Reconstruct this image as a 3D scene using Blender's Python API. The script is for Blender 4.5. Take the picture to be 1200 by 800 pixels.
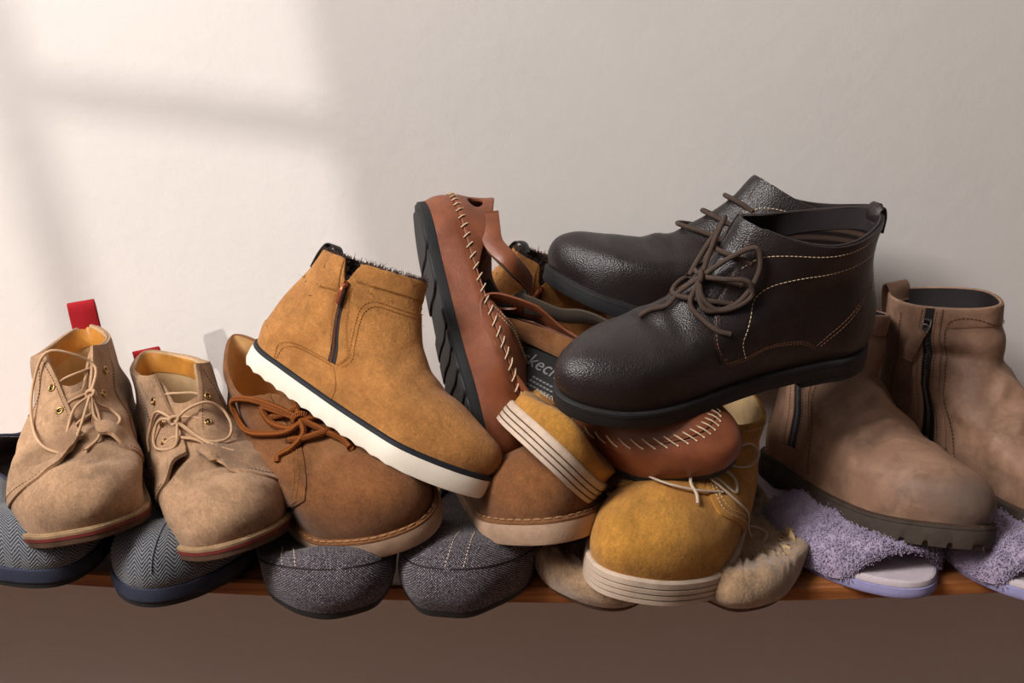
import bpy, math, random
import numpy as np
from mathutils import Vector, Matrix, Euler

random.seed(7); np.random.seed(7)
for o in list(bpy.data.objects): bpy.data.objects.remove(o, do_unlink=True)
SC = bpy.context.scene
COL = SC.collection

def srgb(r, g, b):
    f = lambda c: (c / 255 / 12.92) if c / 255 <= .04045 else ((c / 255 + .055) / 1.055) ** 2.4
    return (f(r), f(g), f(b), 1.)

# ---------------------------------------------------------------- camera
cam = bpy.data.cameras.new('camera'); cam.sensor_width = 36; cam.lens = 1250 / 1200 * 36
cam.clip_start = .01
CAM = bpy.data.objects.new('camera', cam); COL.objects.link(CAM)
CAM.location = (0, -.78, .421); CAM.rotation_euler = (math.radians(90 - 15), 0, 0)
SC.camera = CAM
# ---------------------------------------------------------------- world, sun, daylight
W = bpy.data.worlds.new('room_light'); SC.world = W; W.use_nodes = True
W.node_tree.nodes['Background'].inputs[0].default_value = (.80, .76, .74, 1)
W.node_tree.nodes['Background'].inputs[1].default_value = .06
SUN_DIR = Vector((.60, .66, -.36)).normalized()          # the way the sunlight travels
sun = bpy.data.lights.new('sun', 'SUN'); sun.energy = 1.5; sun.angle = math.radians(.75); sun.color = (1, .95, .89)
SUN = bpy.data.objects.new('sun', sun); COL.objects.link(SUN)
SUN.rotation_euler = SUN_DIR.to_track_quat('-Z', 'Y').to_euler()
day = bpy.data.lights.new('window_daylight', 'AREA'); day.shape = 'RECTANGLE'; day.size = 1.0; day.size_y = 1.2; day.energy = 112; day.color = (1, .972, .95)
DAY = bpy.data.objects.new('window_daylight', day); COL.objects.link(DAY)
DAY.location = (-1.50, -1.30, 2.05)
DAY.rotation_euler = (Vector((.12, .15, .1)) - DAY.location).to_track_quat('-Z', 'Y').to_euler()
VS = SC.view_settings; VS.view_transform = 'Standard'; VS.look = 'None'; VS.exposure = 0.15; VS.gamma = 1; VS.use_curve_mapping = False
SC.display_settings.display_device = 'sRGB'
# ---------------------------------------------------------------- shoe-surface maths (centimetres, heel at x=0, toe at +x, z up)
PI = math.pi

def arr(a): return np.asarray(a, dtype=float)

def spline(pts, n=200):
    """centripetal Catmull-Rom through pts, resampled evenly by arc length"""
    P = arr(pts)
    if len(P) == 2:
        k = np.linspace(0, 1, n)[:, None]
        return P[0] * (1 - k) + P[1] * k
    P = np.vstack([2 * P[0] - P[1], P, 2 * P[-1] - P[-2]])
    out = []
    for i in range(1, len(P) - 2):
        p0, p1, p2, p3 = P[i - 1], P[i], P[i + 1], P[i + 2]
        t0 = 0.0
        t1 = t0 + max(np.linalg.norm(p1 - p0), 1e-6) ** .5
        t2 = t1 + max(np.linalg.norm(p2 - p1), 1e-6) ** .5
        t3 = t2 + max(np.linalg.norm(p3 - p2), 1e-6) ** .5
        t = np.linspace(t1, t2, 24)[:, None]
        a1 = (t1 - t) / (t1 - t0) * p0 + (t - t0) / (t1 - t0) * p1
        a2 = (t2 - t) / (t2 - t1) * p1 + (t - t1) / (t2 - t1) * p2
        a3 = (t3 - t) / (t3 - t2) * p2 + (t - t2) / (t3 - t2) * p3
        b1 = (t2 - t) / (t2 - t0) * a1 + (t - t0) / (t2 - t0) * a2
        b2 = (t3 - t) / (t3 - t1) * a2 + (t - t1) / (t3 - t1) * a3
        c = (t2 - t) / (t2 - t1) * b1 + (t - t1) / (t2 - t1) * b2
        out.append(c if i == 1 else c[1:])
    D = np.vstack(out)
    return resample(D, n)

def resample(D, n):
    D = arr(D)
    d = np.r_[0, np.cumsum(np.linalg.norm(np.diff(D, axis=0), axis=1))]
    k = np.linspace(0, d[-1], n)
    return np.stack([np.interp(k, d, D[:, j]) for j in range(D.shape[1])], 1)

def tab(keys):
    """smooth 1-D table from (t, value) keys, clamped"""
    if not isinstance(keys, (list, tuple)): return lambda t, c=float(keys): c + 0 * t
    K = arr(keys); x, y = K[:, 0], K[:, 1]
    def f(t):
        t = np.clip(t, x[0], x[-1])
        i = np.clip(np.searchsorted(x, t) - 1, 0, len(x) - 2)
        h = (t - x[i]) / (x[i + 1] - x[i]); h = h * h * (3 - 2 * h) * .5 + h * .5
        return y[i] * (1 - h) + y[i + 1] * h
    return f

def sstep(a, b, x):
    k = np.clip((x - a) / (b - a), 0, 1); return k * k * (3 - 2 * k)

class Shell:
    """Upper of a shoe: rings from the sole line (t=0) to the collar (t=1);
    v runs round each ring: 0 heel, +1/-1 toe, sign = side (+ is +y)."""
    def __init__(s, F, B, W, rf=.3, rb=.18, bend=0., spring=0., zp=1., dip=0., inner=1, sq=2.0, disp=None, warp=None):
        s.F = spline(F, 240); s.B = spline(B, 240)
        s.sg = np.linspace(0, 1, 101)
        ks = np.linspace(0, 1, len(W[0][1]))
        rows = [np.interp(s.sg, np.linspace(0, 1, 240), spline(np.stack([ks, arr(w)], 1), 240)[:, 1]) for _, w in W]
        tk = [a for a, _ in W]
        s.tg = np.linspace(0, 1, 61)
        R = np.stack(rows)
        s.Q = np.stack([tab([(tk[i], R[i, j]) for i in range(len(tk))])(s.tg) if len(tk) > 1 else R[0, j] + 0 * s.tg for j in range(101)], 1)
        s.rf, s.rb, s.zp, s.dip = tab(rf), tab(rb), tab(zp), tab(dip)
        s.L = F[0][0]; s.bend = bend; s.spring = spring; s.inner = inner; s.sq = sq
        s.disp = disp; s.warp = warp; s._inv = {}
    def bend_y(s, x): return -s.inner * s.bend * (np.clip(x / s.L, 0, 1.2) - .42) ** 2 * 4
    def lift(s, p):
        p = p.copy()
        k = np.clip((p[..., 0] / s.L - .62) / .38, 0, 1.3)
        p[..., 2] += s.spring * k ** 2
        if s.warp: p = s.warp(p)
        return p
    def base(s, v, t):
        v = arr(v); t = np.clip(arr(t), 0, 1); v, t = np.broadcast_arrays(v, t)
        v = np.where(np.abs(v) > 1, (v + 1) % 2 - 1, v)
        ss = (1 - np.cos(PI * np.abs(v))) / 2
        g = np.linspace(0, 1, 240)
        xf, zf = np.interp(t, g, s.F[:, 0]), np.interp(t, g, s.F[:, 1])
        xb, zb = np.interp(t, g, s.B[:, 0]), np.interp(t, g, s.B[:, 1])
        x = xb + (xf - xb) * ss
        z = zb + (zf - zb) * ss ** s.zp(t) - s.dip(t) * 4 * ss * (1 - ss)
        fi = t * 60; i = np.clip(fi.astype(int), 0, 59); fi = fi - i
        fj = ss * 100; j = np.clip(fj.astype(int), 0, 99); fj = fj - j
        q = (s.Q[i, j] * (1 - fi) + s.Q[i + 1, j] * fi) * (1 - fj) + (s.Q[i, j + 1] * (1 - fi) + s.Q[i + 1, j + 1] * fi) * fj
        e = s.sq
        r1 = np.clip((1 - ss) / s.rf(t), 0, 1); r2 = np.clip(ss / s.rb(t), 0, 1)
        R = np.maximum(1 - (1 - r1) ** e, 0) ** (1 / e) * np.maximum(1 - (1 - r2) ** e, 0) ** (1 / e)
        y = np.sign(v) * q * R + s.bend_y(x)
        return np.stack([x, y, z], -1)
    def _nrm(s, f, v, t):
        v = np.where(np.abs(v) > 1, (v + 1) % 2 - 1, v)
        h = 2e-3
        sg = np.where(v >= 0, 1, -1)
        va = np.clip(np.abs(v), .004, .996) * sg
        tc = np.clip(t, h, 1 - h)
        du = f(va + h, tc) - f(va - h, tc); dt = f(va, tc + h) - f(va, tc - h)
        n = np.cross(dt, du)
        l = np.linalg.norm(n, axis=-1, keepdims=True); n = n / np.maximum(l, 1e-9)
        edge = np.abs(v) > .99
        n[..., 1] = np.where((np.abs(v) > .997) | (np.abs(v) < .003), 0, n[..., 1])
        return n / np.maximum(np.linalg.norm(n, axis=-1, keepdims=True), 1e-9)
    def surf(s, v, t):
        v, t = np.broadcast_arrays(arr(v), arr(t))
        p = s.base(v, t)
        if s.disp is not None:
            p = p + s._nrm(s.base, v, t) * s.disp(v, t, p)[..., None]
        return s.lift(p)
    def nrm(s, v, t):
        v, t = np.broadcast_arrays(arr(v), arr(t)); return s._nrm(s.surf, v, t)
    def pt(s, v, t, off=0.):
        p = s.surf(v, t); return p + s.nrm(v, t) * (arr(off)[..., None] if np.ndim(off) else off)
    def inv(s, side, pts):
        """side-view (x,z) points -> (v,t) on that side"""
        if side not in s._inv:
            V, T = np.meshgrid(np.linspace(.002, .998, 220), np.linspace(0, 1, 220), indexing='ij')
            P = s.surf(V * side, T); s._inv[side] = (V.ravel(), T.ravel(), P.reshape(-1, 3))
        V, T, P = s._inv[side]
        pts = arr(pts); out = []
        for x, z in pts:
            i = np.argmin((P[:, 0] - x) ** 2 + (P[:, 2] - z) ** 2); out.append((V[i], T[i]))
        vt = arr(out)
        for _ in range(4):
            h = 3e-3
            v = np.clip(vt[:, 0], .006, .994); t = np.clip(vt[:, 1], .004, .996)
            p = s.surf(v * side, t)[:, [0, 2]]
            a = (s.surf((v + h) * side, t)[:, [0, 2]] - p) / h
            b = (s.surf(v * side, np.clip(t - h, 0, 1))[:, [0, 2]] - p) / -h
            d = pts - p
            det = a[:, 0] * b[:, 1] - a[:, 1] * b[:, 0]
            ok = np.abs(det) > 2.
            det = np.where(ok, det, 1)
            dv = np.where(ok, (d[:, 0] * b[:, 1] - d[:, 1] * b[:, 0]) / det, 0)
            dt = np.where(ok, (a[:, 0] * d[:, 1] - a[:, 1] * d[:, 0]) / det, 0)
            vt = np.stack([np.clip(v + np.clip(dv, -.03, .03), 0.002, .998), np.clip(t + np.clip(dt, -.03, .03), 0, 1)], 1)
        return np.stack([vt[:, 0] * side, vt[:, 1]], 1)

def waves(p, items):
    """sum of soft gaussian folds: (x, z, angle deg, width, length, amplitude, side or 0, y)"""
    d = 0
    for (x, y, ang, w, l, a) in items:
        c, n = math.cos(math.radians(ang)), math.sin(math.radians(ang))
        dx, dy = p[..., 0] - x, p[..., 1] - y
        q, r = c * dx + n * dy, -n * dx + c * dy
        d = d + a * np.exp(-(q / w) ** 2 - (r / l) ** 2)
    return d

def lump(p, seed=0, f=.35, a=.1):
    k = np.random.RandomState(seed); d = 0
    for i in range(7):
        w = k.randn(3); w /= np.linalg.norm(w); w *= f * k.uniform(.6, 1.8); d = d + np.sin(p @ w * 2 + k.uniform(0, 6.28))
    return d * a / 3.

def crush(x0, x1, z0, f, side=0, keep=0.):
    """soft uppers pressed flat under the pile behind the toe"""
    def w(p):
        p = p.copy(); k = 1 - (1 - f) * (1 - sstep(x0, x1, p[..., 0])) * (1 - keep * sstep(.5, 4., side * p[..., 1])); z = p[..., 2]
        p[..., 2] = np.where(z > z0, z0 + (z - z0) * k, z); return p
    return w

# ---- upper shapes -------------------------------------------------------------------------------------------------
def shell_chukka(inner):
    def disp(v, t, p):
        d = lump(p, 3 + inner, .5, .12)
        d = d + waves(p, [(20.5, 1.5, 12, .55, 3.2, -.28), (21.9, -1.2, -14, .55, 3.0, -.3), (23.4, .8, 8, .6, 3.2, -.22), (19.3, -1, -6, .5, 3, -.25), (21.2, 0, 0, .5, 5, .12), (22.8, -.5, 4, .5, 4, .14), (22.4, 0, 0, 1.5, 4.2, -.42), (26.0, .2, 0, 1.8, 3.6, .28), (24.2, 2.6, 40, .5, 2.0, -.22), (23.8, -2.6, -38, .5, 2.0, -.22), (18.2, 2.2, 20, .6, 2.2, -.3), (18.0, -2.4, -25, .6, 2.2, -.3)]) * sstep(.1, .35, t)
        return d
    return Shell(F=[(28.6, 0), (28.9, 1.1), (28.3, 2.5), (26.8, 3.7), (24.3, 4.7), (21, 5.6), (18.2, 6.8), (16.0, 8.6), (14.6, 10.4), (13.8, 11.8)],
                 B=[(.3, 0), (-.2, 2), (.1, 4.5), (.7, 7.0), (.8, 9), (.4, 10.8)],
                 W=[(0, [3.0, 3.3, 3.1, 4.3, 5.1, 4.7]), (.18, [3.1, 3.5, 3.4, 4.5, 5.3, 4.7]), (.45, [3.0, 3.4, 3.6, 4.2, 4.6, 4.4]), (.7, [2.5, 2.95, 3.1, 3.15, 3.0, 2.9]), (1, [2.3, 2.75, 2.95, 3.0, 2.8, 2.5])],
                 rf=[(0, .28), (.2, .31), (.45, .4), (.7, .5), (1, .5)], rb=[(0, .16), (.5, .22), (1, .4)], bend=-1.1, spring=1.3, dip=[(0, 0), (.6, .3), (1, 1.0)], zp=1., inner=inner, disp=disp, sq=2.05)

def shell_desert(inner, crushed=False):
    def disp(v, t, p): return lump(p, 8, .45, .06) + waves(p, [(19.6, 1, 15, .6, 3, -.2), (21, -1, -10, .6, 3, -.18)]) * sstep(.2, .5, t)
    return Shell(F=[(28.4, 0), (28.7, 1.2), (28.2, 3.0), (26.8, 4.3), (24, 5.4), (20.5, 6.3), (17.8, 7.1), (15.8, 8.3), (14.6, 9.4)],
                 B=[(.3, 0), (-.1, 2), (.2, 4.5), (.8, 6.6), (1.0, 8.2), (.7, 9.6)],
                 W=[(0, [3.1, 3.4, 3.5, 4.6, 5.2, 4.7]), (.18, [3.2, 3.5, 3.6, 4.8, 5.3, 4.7]), (.45, [3.1, 3.4, 3.7, 4.4, 4.8, 4.5]), (.7, [2.3, 2.8, 3.1, 3.4, 3.3, 3]), (1, [1.7, 2.2, 2.7, 3.2, 3.2, 2.8])],
                 rf=[(0, .3), (.2, .32), (.45, .4), (.7, .5), (1, .5)], rb=[(0, .16), (.5, .22), (1, .4)], bend=-1.3, spring=.9, dip=[(0, 0), (.6, .3), (1, 1.2)], inner=inner, disp=disp, warp=crush(17, 25, 2.2, .22) if crushed else None)

def shell_yellow(inner, crushed=False):
    def disp(v, t, p): return lump(p, 18, .4, .07) + waves(p, [(18.6, 1, 12, .6, 3, -.16), (20.4, -1, -8, .6, 3, -.14)]) * sstep(.2, .5, t)
    return Shell(F=[(28.0, 0), (28.3, 1.2), (27.7, 2.9), (26.2, 4.2), (23.2, 5.4), (19.8, 6.5), (17.2, 7.3), (15.2, 8.4), (14.0, 9.2)],
                 B=[(.3, 0), (-.1, 2), (.2, 4.5), (.7, 6), (.9, 7.4), (.7, 8.6)],
                 W=[(0, [3.2, 3.5, 3.6, 4.8, 5.4, 4.9]), (.18, [3.3, 3.6, 3.7, 4.9, 5.5, 4.9]), (.45, [3.1, 3.4, 3.7, 4.4, 4.8, 4.4]), (.7, [2.9, 3.3, 3.5, 3.6, 3.4, 3]), (1, [2.7, 3.3, 3.7, 3.7, 3.2, 2.6])],
                 rf=[(0, .31), (.2, .33), (.45, .4), (.7, .5), (1, .5)], rb=[(0, .16), (.5, .22), (1, .4)], bend=-1.6, spring=1.2, dip=[(0, 0), (.6, .3), (1, .9)], inner=inner, disp=disp, warp=crush(22, 32, 1.2, .2) if crushed else None)

def shell_fur(inner):
    def disp(v, t, p): return lump(p, 28, .4, .08) + waves(p, [(18.5, 0, 8, .7, 5, -.16), (20.4, 0, -8, .7, 5, -.16), (16.5, 0, 5, .8, 5, -.12)]) * sstep(.1, .4, t)
    return Shell(F=[(28.2, 0), (28.6, 1.3), (28.0, 2.6), (26.4, 3.6), (23.6, 4.6), (20.6, 5.5), (17.8, 7.0), (15.6, 9.4), (14.4, 11.8), (13.9, 13.6)],
                 B=[(.3, 0), (-.1, 2), (.3, 4.0), (1.1, 6.6), (1.9, 9.2), (2.4, 11.4)],
                 W=[(0, [3.2, 3.4, 3.5, 4.4, 4.7, 4.1]), (.15, [3.3, 3.6, 3.7, 4.5, 4.8, 4.1]), (.4, [3.2, 3.6, 3.9, 4.1, 4.0, 3.7]), (.7, [3.1, 3.7, 3.9, 3.8, 3.4, 3]), (1, [3.2, 3.9, 4.2, 4.2, 3.8, 3.0])],
                 rf=[(0, .3), (.2, .32), (.45, .4), (.7, .5), (1, .45)], rb=[(0, .16), (.5, .25), (1, .4)], bend=-1.2, spring=.7, dip=[(0, 0), (.6, .1), (1, .2)], inner=inner, disp=disp)

def shell_sandal(inner):
    def disp(v, t, p): return lump(p, 33, .4, .05)
    return Shell(F=[(28.2, 0), (28.7, 1.4), (28.2, 3.0), (26.4, 4.3), (23.6, 5.4), (20.4, 6.4), (17.8, 7.3)],
                 B=[(.3, 0), (-.3, 1.6), (-.1, 3.4), (.4, 5.0), (.7, 6.6), (.8, 7.6)],
                 W=[(0, [3.4, 3.8, 3.9, 4.7, 5.1, 4.6]), (.3, [3.6, 4.0, 4.0, 4.9, 5.3, 4.7]), (.6, [3.2, 3.6, 3.7, 4.2, 4.5, 4.2]), (1, [2.8, 3.4, 3.6, 3.7, 3.4, 3])],
                 rf=[(0, .3), (.4, .33), (.7, .4), (1, .45)], rb=[(0, .18), (.5, .22), (1, .35)], bend=-1.2, spring=.8, dip=[(0, 0), (.5, .2), (1, 1.6)], inner=inner, disp=disp)

def shell_dark(inner):
    def disp(v, t, p):
        return lump(p, 41 + inner, .4, .09) + waves(p, [(21.6, 0, 10, .7, 4.5, -.26), (19.6, .5, -6, .65, 4, -.28), (20.6, 0, 3, .6, 5, .08), (23.2, 0, -4, .8, 4, -.12), (12, 4, 60, .7, 3, -.2), (9, 4, 75, .7, 3, -.16)]) * sstep(.15, .45, t)
    return Shell(F=[(29.8, 0), (30.1, 1.2), (29.6, 2.7), (28.0, 4.0), (25.0, 5.0), (21.6, 5.9), (18.8, 7.2), (16.2, 9.2), (14.5, 11.1), (13.6, 12.6), (13.1, 13.3)],
                 B=[(.4, 0), (-.1, 2), (.1, 4.5), (.7, 7), (.8, 9.6), (.4, 12.2)],
                 W=[(0, [3.2, 3.4, 3.3, 4.4, 5.0, 4.7]), (.16, [3.3, 3.6, 3.6, 4.6, 5.2, 4.8]), (.42, [3.2, 3.5, 3.8, 4.3, 4.6, 4.3]), (.68, [3.0, 3.5, 3.7, 3.5, 3.2, 3]), (1, [3.1, 3.8, 4.1, 4.1, 3.6, 3.0])],
                 rf=[(0, .3), (.2, .32), (.45, .4), (.7, .5), (1, .45)], rb=[(0, .16), (.5, .22), (1, .38)], bend=-1.3, spring=1.5, dip=[(0, 0), (.6, .4), (1, 1.5)], inner=inner, disp=disp)

def shell_zip(inner):
    def disp(v, t, p):
        return lump(p, 51 + inner, .35, .13) + waves(p, [(19.6, 0, 8, .8, 5, -.3), (17.2, 0, -8, .8, 5, -.5), (15.2, 0, 6, .9, 5, -.5), (16.2, 0, -2, .6, 5, .15), (18.3, 0, 2, .6, 5, .15), (21.6, 0, 0, .8, 4, -.2), (23.2, 0, -5, .8, 4, -.12), (18.4, -3, 20, .5, 2.5, -.25), (20.6, -3, 25, .5, 2.5, -.2), (19.0, .5, 14, .3, 4, -.16), (20.2, -.5, -10, .3, 4, -.16), (21.0, 0, 4, .3, 4, -.14), (22.3, 0, -6, .35, 3.5, -.1), (16.2, 1, 10, .35, 4, -.2), (17.9, -1, -12, .3, 4, -.18)]) * sstep(.12, .4, t) + .22 * np.exp(-((p[..., 2] - 12.4) / .8) ** 2) * sstep(6, 12, p[..., 0]) - .5 * np.exp(-((p[..., 2] - 10.6 + .15 * p[..., 1]) / .75) ** 2) * sstep(6, 12, p[..., 0])
    return Shell(F=[(28.8, 0), (29.2, 1.2), (28.7, 2.8), (27.0, 4.1), (24.0, 5.1), (20.6, 6.2), (17.2, 8.1), (14.9, 10.7), (14.0, 13.0), (14.0, 15.6)],
                 B=[(.3, 0), (-.1, 2), (.4, 4.6), (1.2, 8), (1.8, 11.6), (2.0, 15.4)],
                 W=[(0, [3.2, 3.5, 3.6, 4.6, 5.1, 4.6]), (.15, [3.3, 3.7, 3.8, 4.8, 5.3, 4.7]), (.4, [3.2, 3.7, 4.0, 4.4, 4.7, 4.3]), (.68, [3.1, 3.7, 4.0, 3.9, 3.5, 3]), (1, [3.2, 4.0, 4.4, 4.4, 4.0, 3.2])],
                 rf=[(0, .3), (.2, .32), (.45, .4), (.7, .5), (1, .45)], rb=[(0, .16), (.5, .25), (1, .4)], bend=-1.3, spring=1.0, dip=0., inner=inner, disp=disp)

def shell_navy(inner, crushed=False):
    def disp(v, t, p): return lump(p, 61, .5, .09) + waves(p, [(24.5, .2, 88, .35, 2.2, -.2), (21, 0, 0, .9, 4, -.12)]) * sstep(.1, .3, t)
    return Shell(F=[(27.4, 0), (27.9, 1.2), (27.5, 2.9), (25.6, 4.4), (22.2, 5.2), (18.8, 5.2), (16, 5.0), (14.4, 4.8)],
                 B=[(.2, 0), (-.4, .8), (-.4, 1.6), (-.1, 2.6), (.2, 3.6), (.3, 4.4)],
                 W=[(0, [3.6, 4.0, 4.2, 5.1, 5.5, 4.9]), (.25, [3.9, 4.3, 4.5, 5.4, 5.8, 5.0]), (.6, [3.5, 4.0, 4.3, 4.8, 5.0, 4.7]), (1, [3.1, 3.8, 4.1, 4.1, 3.7, 3.2])],
                 rf=[(0, .32), (.3, .36), (.6, .42), (1, .45)], rb=[(0, .2), (1, .35)], bend=-1.2, spring=.2, dip=[(0, 0), (.5, .2), (1, .9)], inner=inner, disp=disp, warp=crush(17, 26.5, 1.4, .3) if crushed else crush(17, 26.5, 1.5, .42, -1, .9))

def shell_tweed(inner, crushed=False):
    def disp(v, t, p): return lump(p, 71, .5, .1) + waves(p, [(23.2, 0, 0, 1.6, 3.5, -.35), (26.2, 0, 0, 1.0, 5, .12)]) * sstep(.25, .45, t)
    return Shell(F=[(27.6, 0), (28.3, 1.2), (28.2, 2.7), (26.6, 4.4), (23.6, 5.0), (20, 4.8), (16.5, 4.2), (14.2, 3.9)],
                 B=[(.2, 0), (-.4, .8), (-.4, 1.6), (-.1, 2.2), (.2, 2.8), (.3, 3.2)],
                 W=[(0, [3.5, 3.9, 4.1, 4.9, 5.2, 4.8]), (.25, [3.8, 4.2, 4.5, 5.3, 5.6, 5.1]), (.6, [3.5, 4.0, 4.3, 4.8, 5.0, 4.8]), (1, [3.1, 3.8, 4.1, 4.1, 3.7, 3.2])],
                 rf=[(0, .28), (.3, .3), (.6, .36), (1, .45)], rb=[(0, .2), (1, .35)], bend=-1.0, spring=.1, dip=[(0, 0), (.5, .2), (1, .9)], inner=inner, disp=disp, sq=2.3, warp=crush(20, 27.5, 1.6, .3) if crushed else crush(15, 24, 2., .55))

def shell_moccasin(inner):
    def disp(v, t, p):
        ga = np.sin(np.abs(v) * 120 + 2 * np.sin(v * 31)) * .2 * np.exp(-((t - .44) / .17) ** 2) * sstep(.45, .7, np.abs(v))
        roll = .75 * np.exp(-((t - .38) / .16) ** 2) * sstep(.4, .65, np.abs(v))
        return ga + roll + lump(p, 81, .6, .12)
    return Shell(F=[(26.6, 0), (27.5, 1.0), (27.4, 1.9), (26.3, 2.6), (24.6, 2.0), (21.5, 1.7), (17.5, 1.9), (15, 2.2)],
                 B=[(.2, 0), (-.4, .7), (-.3, 1.3), (0, 1.9), (.2, 2.3), (.3, 2.6)],
                 W=[(0, [3.4, 3.8, 4.1, 4.8, 5.1, 4.7]), (.25, [3.8, 4.2, 4.6, 5.3, 5.6, 5.0]), (.6, [3.5, 4.0, 4.3, 4.6, 4.7, 4.5]), (1, [3.1, 3.8, 4.2, 4.2, 3.7, 3.2])],
                 rf=[(0, .3), (.3, .33), (.6, .38), (1, .45)], rb=[(0, .2), (1, .35)], bend=-.9, spring=0, dip=[(0, 0), (.5, .2), (1, .9)], inner=inner, disp=disp, warp=None)

def shell_terry(inner):
    """only the foot bed outline of the slide"""
    return Shell(F=[(27.2, 0), (27.3, .6), (27.2, 1.2)], B=[(0, 0), (-.1, .6), (0, 1.2)],
                 W=[(0, [3.6, 3.9, 4.0, 4.8, 5.2, 4.7]), (1, [3.6, 3.9, 4.0, 4.8, 5.2, 4.7])], rf=.3, rb=.2, bend=-1.1, spring=.2, inner=inner)

SHELLS = dict(chukka=shell_chukka, desert=shell_desert, yellow=shell_yellow, fur=shell_fur, sandal=shell_sandal, dark=shell_dark, zip=shell_zip,
              navy=shell_navy, tweed=shell_tweed, moccasin=shell_moccasin, terry=shell_terry,
              navy_flat=lambda i: shell_navy(i, True), tweed_flat=lambda i: shell_tweed(i, True), desert_flat=lambda i: shell_desert(i, True), yellow_flat=lambda i: shell_yellow(i, True))
# ---------------------------------------------------------------- mesh helpers (shoe meshes are written in cm, stored in metres)
class MB:
    def __init__(s): s.v = []; s.f = []; s.n = 0; s.uv = []; s.has_uv = False
    def add(s, verts, faces, uv=None):
        verts = arr(verts).reshape(-1, 3)
        s.v.append(verts); s.f.extend([tuple(int(i) + s.n for i in f) for f in faces]); s.n += len(verts)
        s.uv.append(arr(uv).reshape(-1, 2) if uv is not None else np.zeros((len(verts), 2))); s.has_uv |= uv is not None
        return s
    def build(s, name, mat, parent=None, smooth=True, kind=None, label=None, scale=.01):
        me = bpy.data.meshes.new(name)
        V = np.vstack(s.v) * scale
        me.from_pydata(V.tolist(), [], s.f)
        if s.has_uv:
            u = np.vstack(s.uv); ul = me.uv_layers.new(name='uv')
            li = np.empty(len(me.loops), dtype=np.int32); me.loops.foreach_get('vertex_index', li)
            ul.data.foreach_set('uv', u[li].astype(np.float32).ravel())
        me.update()
        if smooth: me.polygons.foreach_set('use_smooth', [True] * len(me.polygons))
        me.materials.append(M[mat] if isinstance(mat, str) else mat)
        o = bpy.data.objects.new(name, me); COL.objects.link(o)
        if parent is not None: o.parent = parent
        if kind: o['kind'] = kind
        if label: o['label'] = label
        return o

def gridfaces(nu, nv, cu=False, cv=False, flip=False):
    F = []
    for i in range(nu if cu else nu - 1):
        for j in range(nv if cv else nv - 1):
            a, b, c, d = i * nv + j, ((i + 1) % nu) * nv + j, ((i + 1) % nu) * nv + (j + 1) % nv, i * nv + (j + 1) % nv
            F.append((a, d, c, b) if flip else (a, b, c, d))
    return F

def add_grid(mb, P, cu=False, cv=False, flip=False, uv=None):
    P = arr(P); mb.add(P.reshape(-1, 3), gridfaces(P.shape[0], P.shape[1], cu, cv, flip), None if uv is None else arr(uv).reshape(-1, 2)); return mb

def add_tube(mb, pts, r, n=8, closed=False, smooth_n=None, flat=1., cap=True):
    P = arr(pts)
    if smooth_n:
        if closed: P = spline(np.vstack([P[-2:], P, P[:2]]), smooth_n * 2); P = P[smooth_n // 6: -smooth_n // 6]
        else: P = spline(P, smooth_n)
    R = np.broadcast_to(arr(r), (len(P),))
    T = np.gradient(P, axis=0); T /= np.maximum(np.linalg.norm(T, axis=1, keepdims=True), 1e-9)
    a = np.cross(T[0], [0, 0, 1.]);
    if np.linalg.norm(a) < .1: a = np.cross(T[0], [0, 1., 0])
    a /= np.linalg.norm(a)
    rings = []; d = 0; uvs = []
    for i in range(len(P)):
        a = a - T[i] * (a @ T[i]); a /= max(np.linalg.norm(a), 1e-9); b = np.cross(T[i], a)
        th = np.linspace(0, 2 * PI, n, endpoint=False)
        rings.append(P[i] + R[i] * (np.cos(th)[:, None] * a + flat * np.sin(th)[:, None] * b))
        if i: d += np.linalg.norm(P[i] - P[i - 1])
        uvs.append(np.stack([np.full(n, d), th / (2 * PI)], 1))
    base = mb.n
    add_grid(mb, np.stack(rings), cv=True, flip=True, uv=np.stack(uvs))
    if cap and not closed:
        mb.f.append(tuple(base + i for i in range(n))); mb.f.append(tuple(base + (len(P) - 1) * n + n - 1 - i for i in range(n)))
    return mb

def tube(name, mat, parent, pts, r, n=8, smooth_n=None, flat=1., label=None, closed=False):
    return add_tube(MB(), pts, r, n, closed, smooth_n, flat).build(name, mat, parent, label=label)

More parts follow.
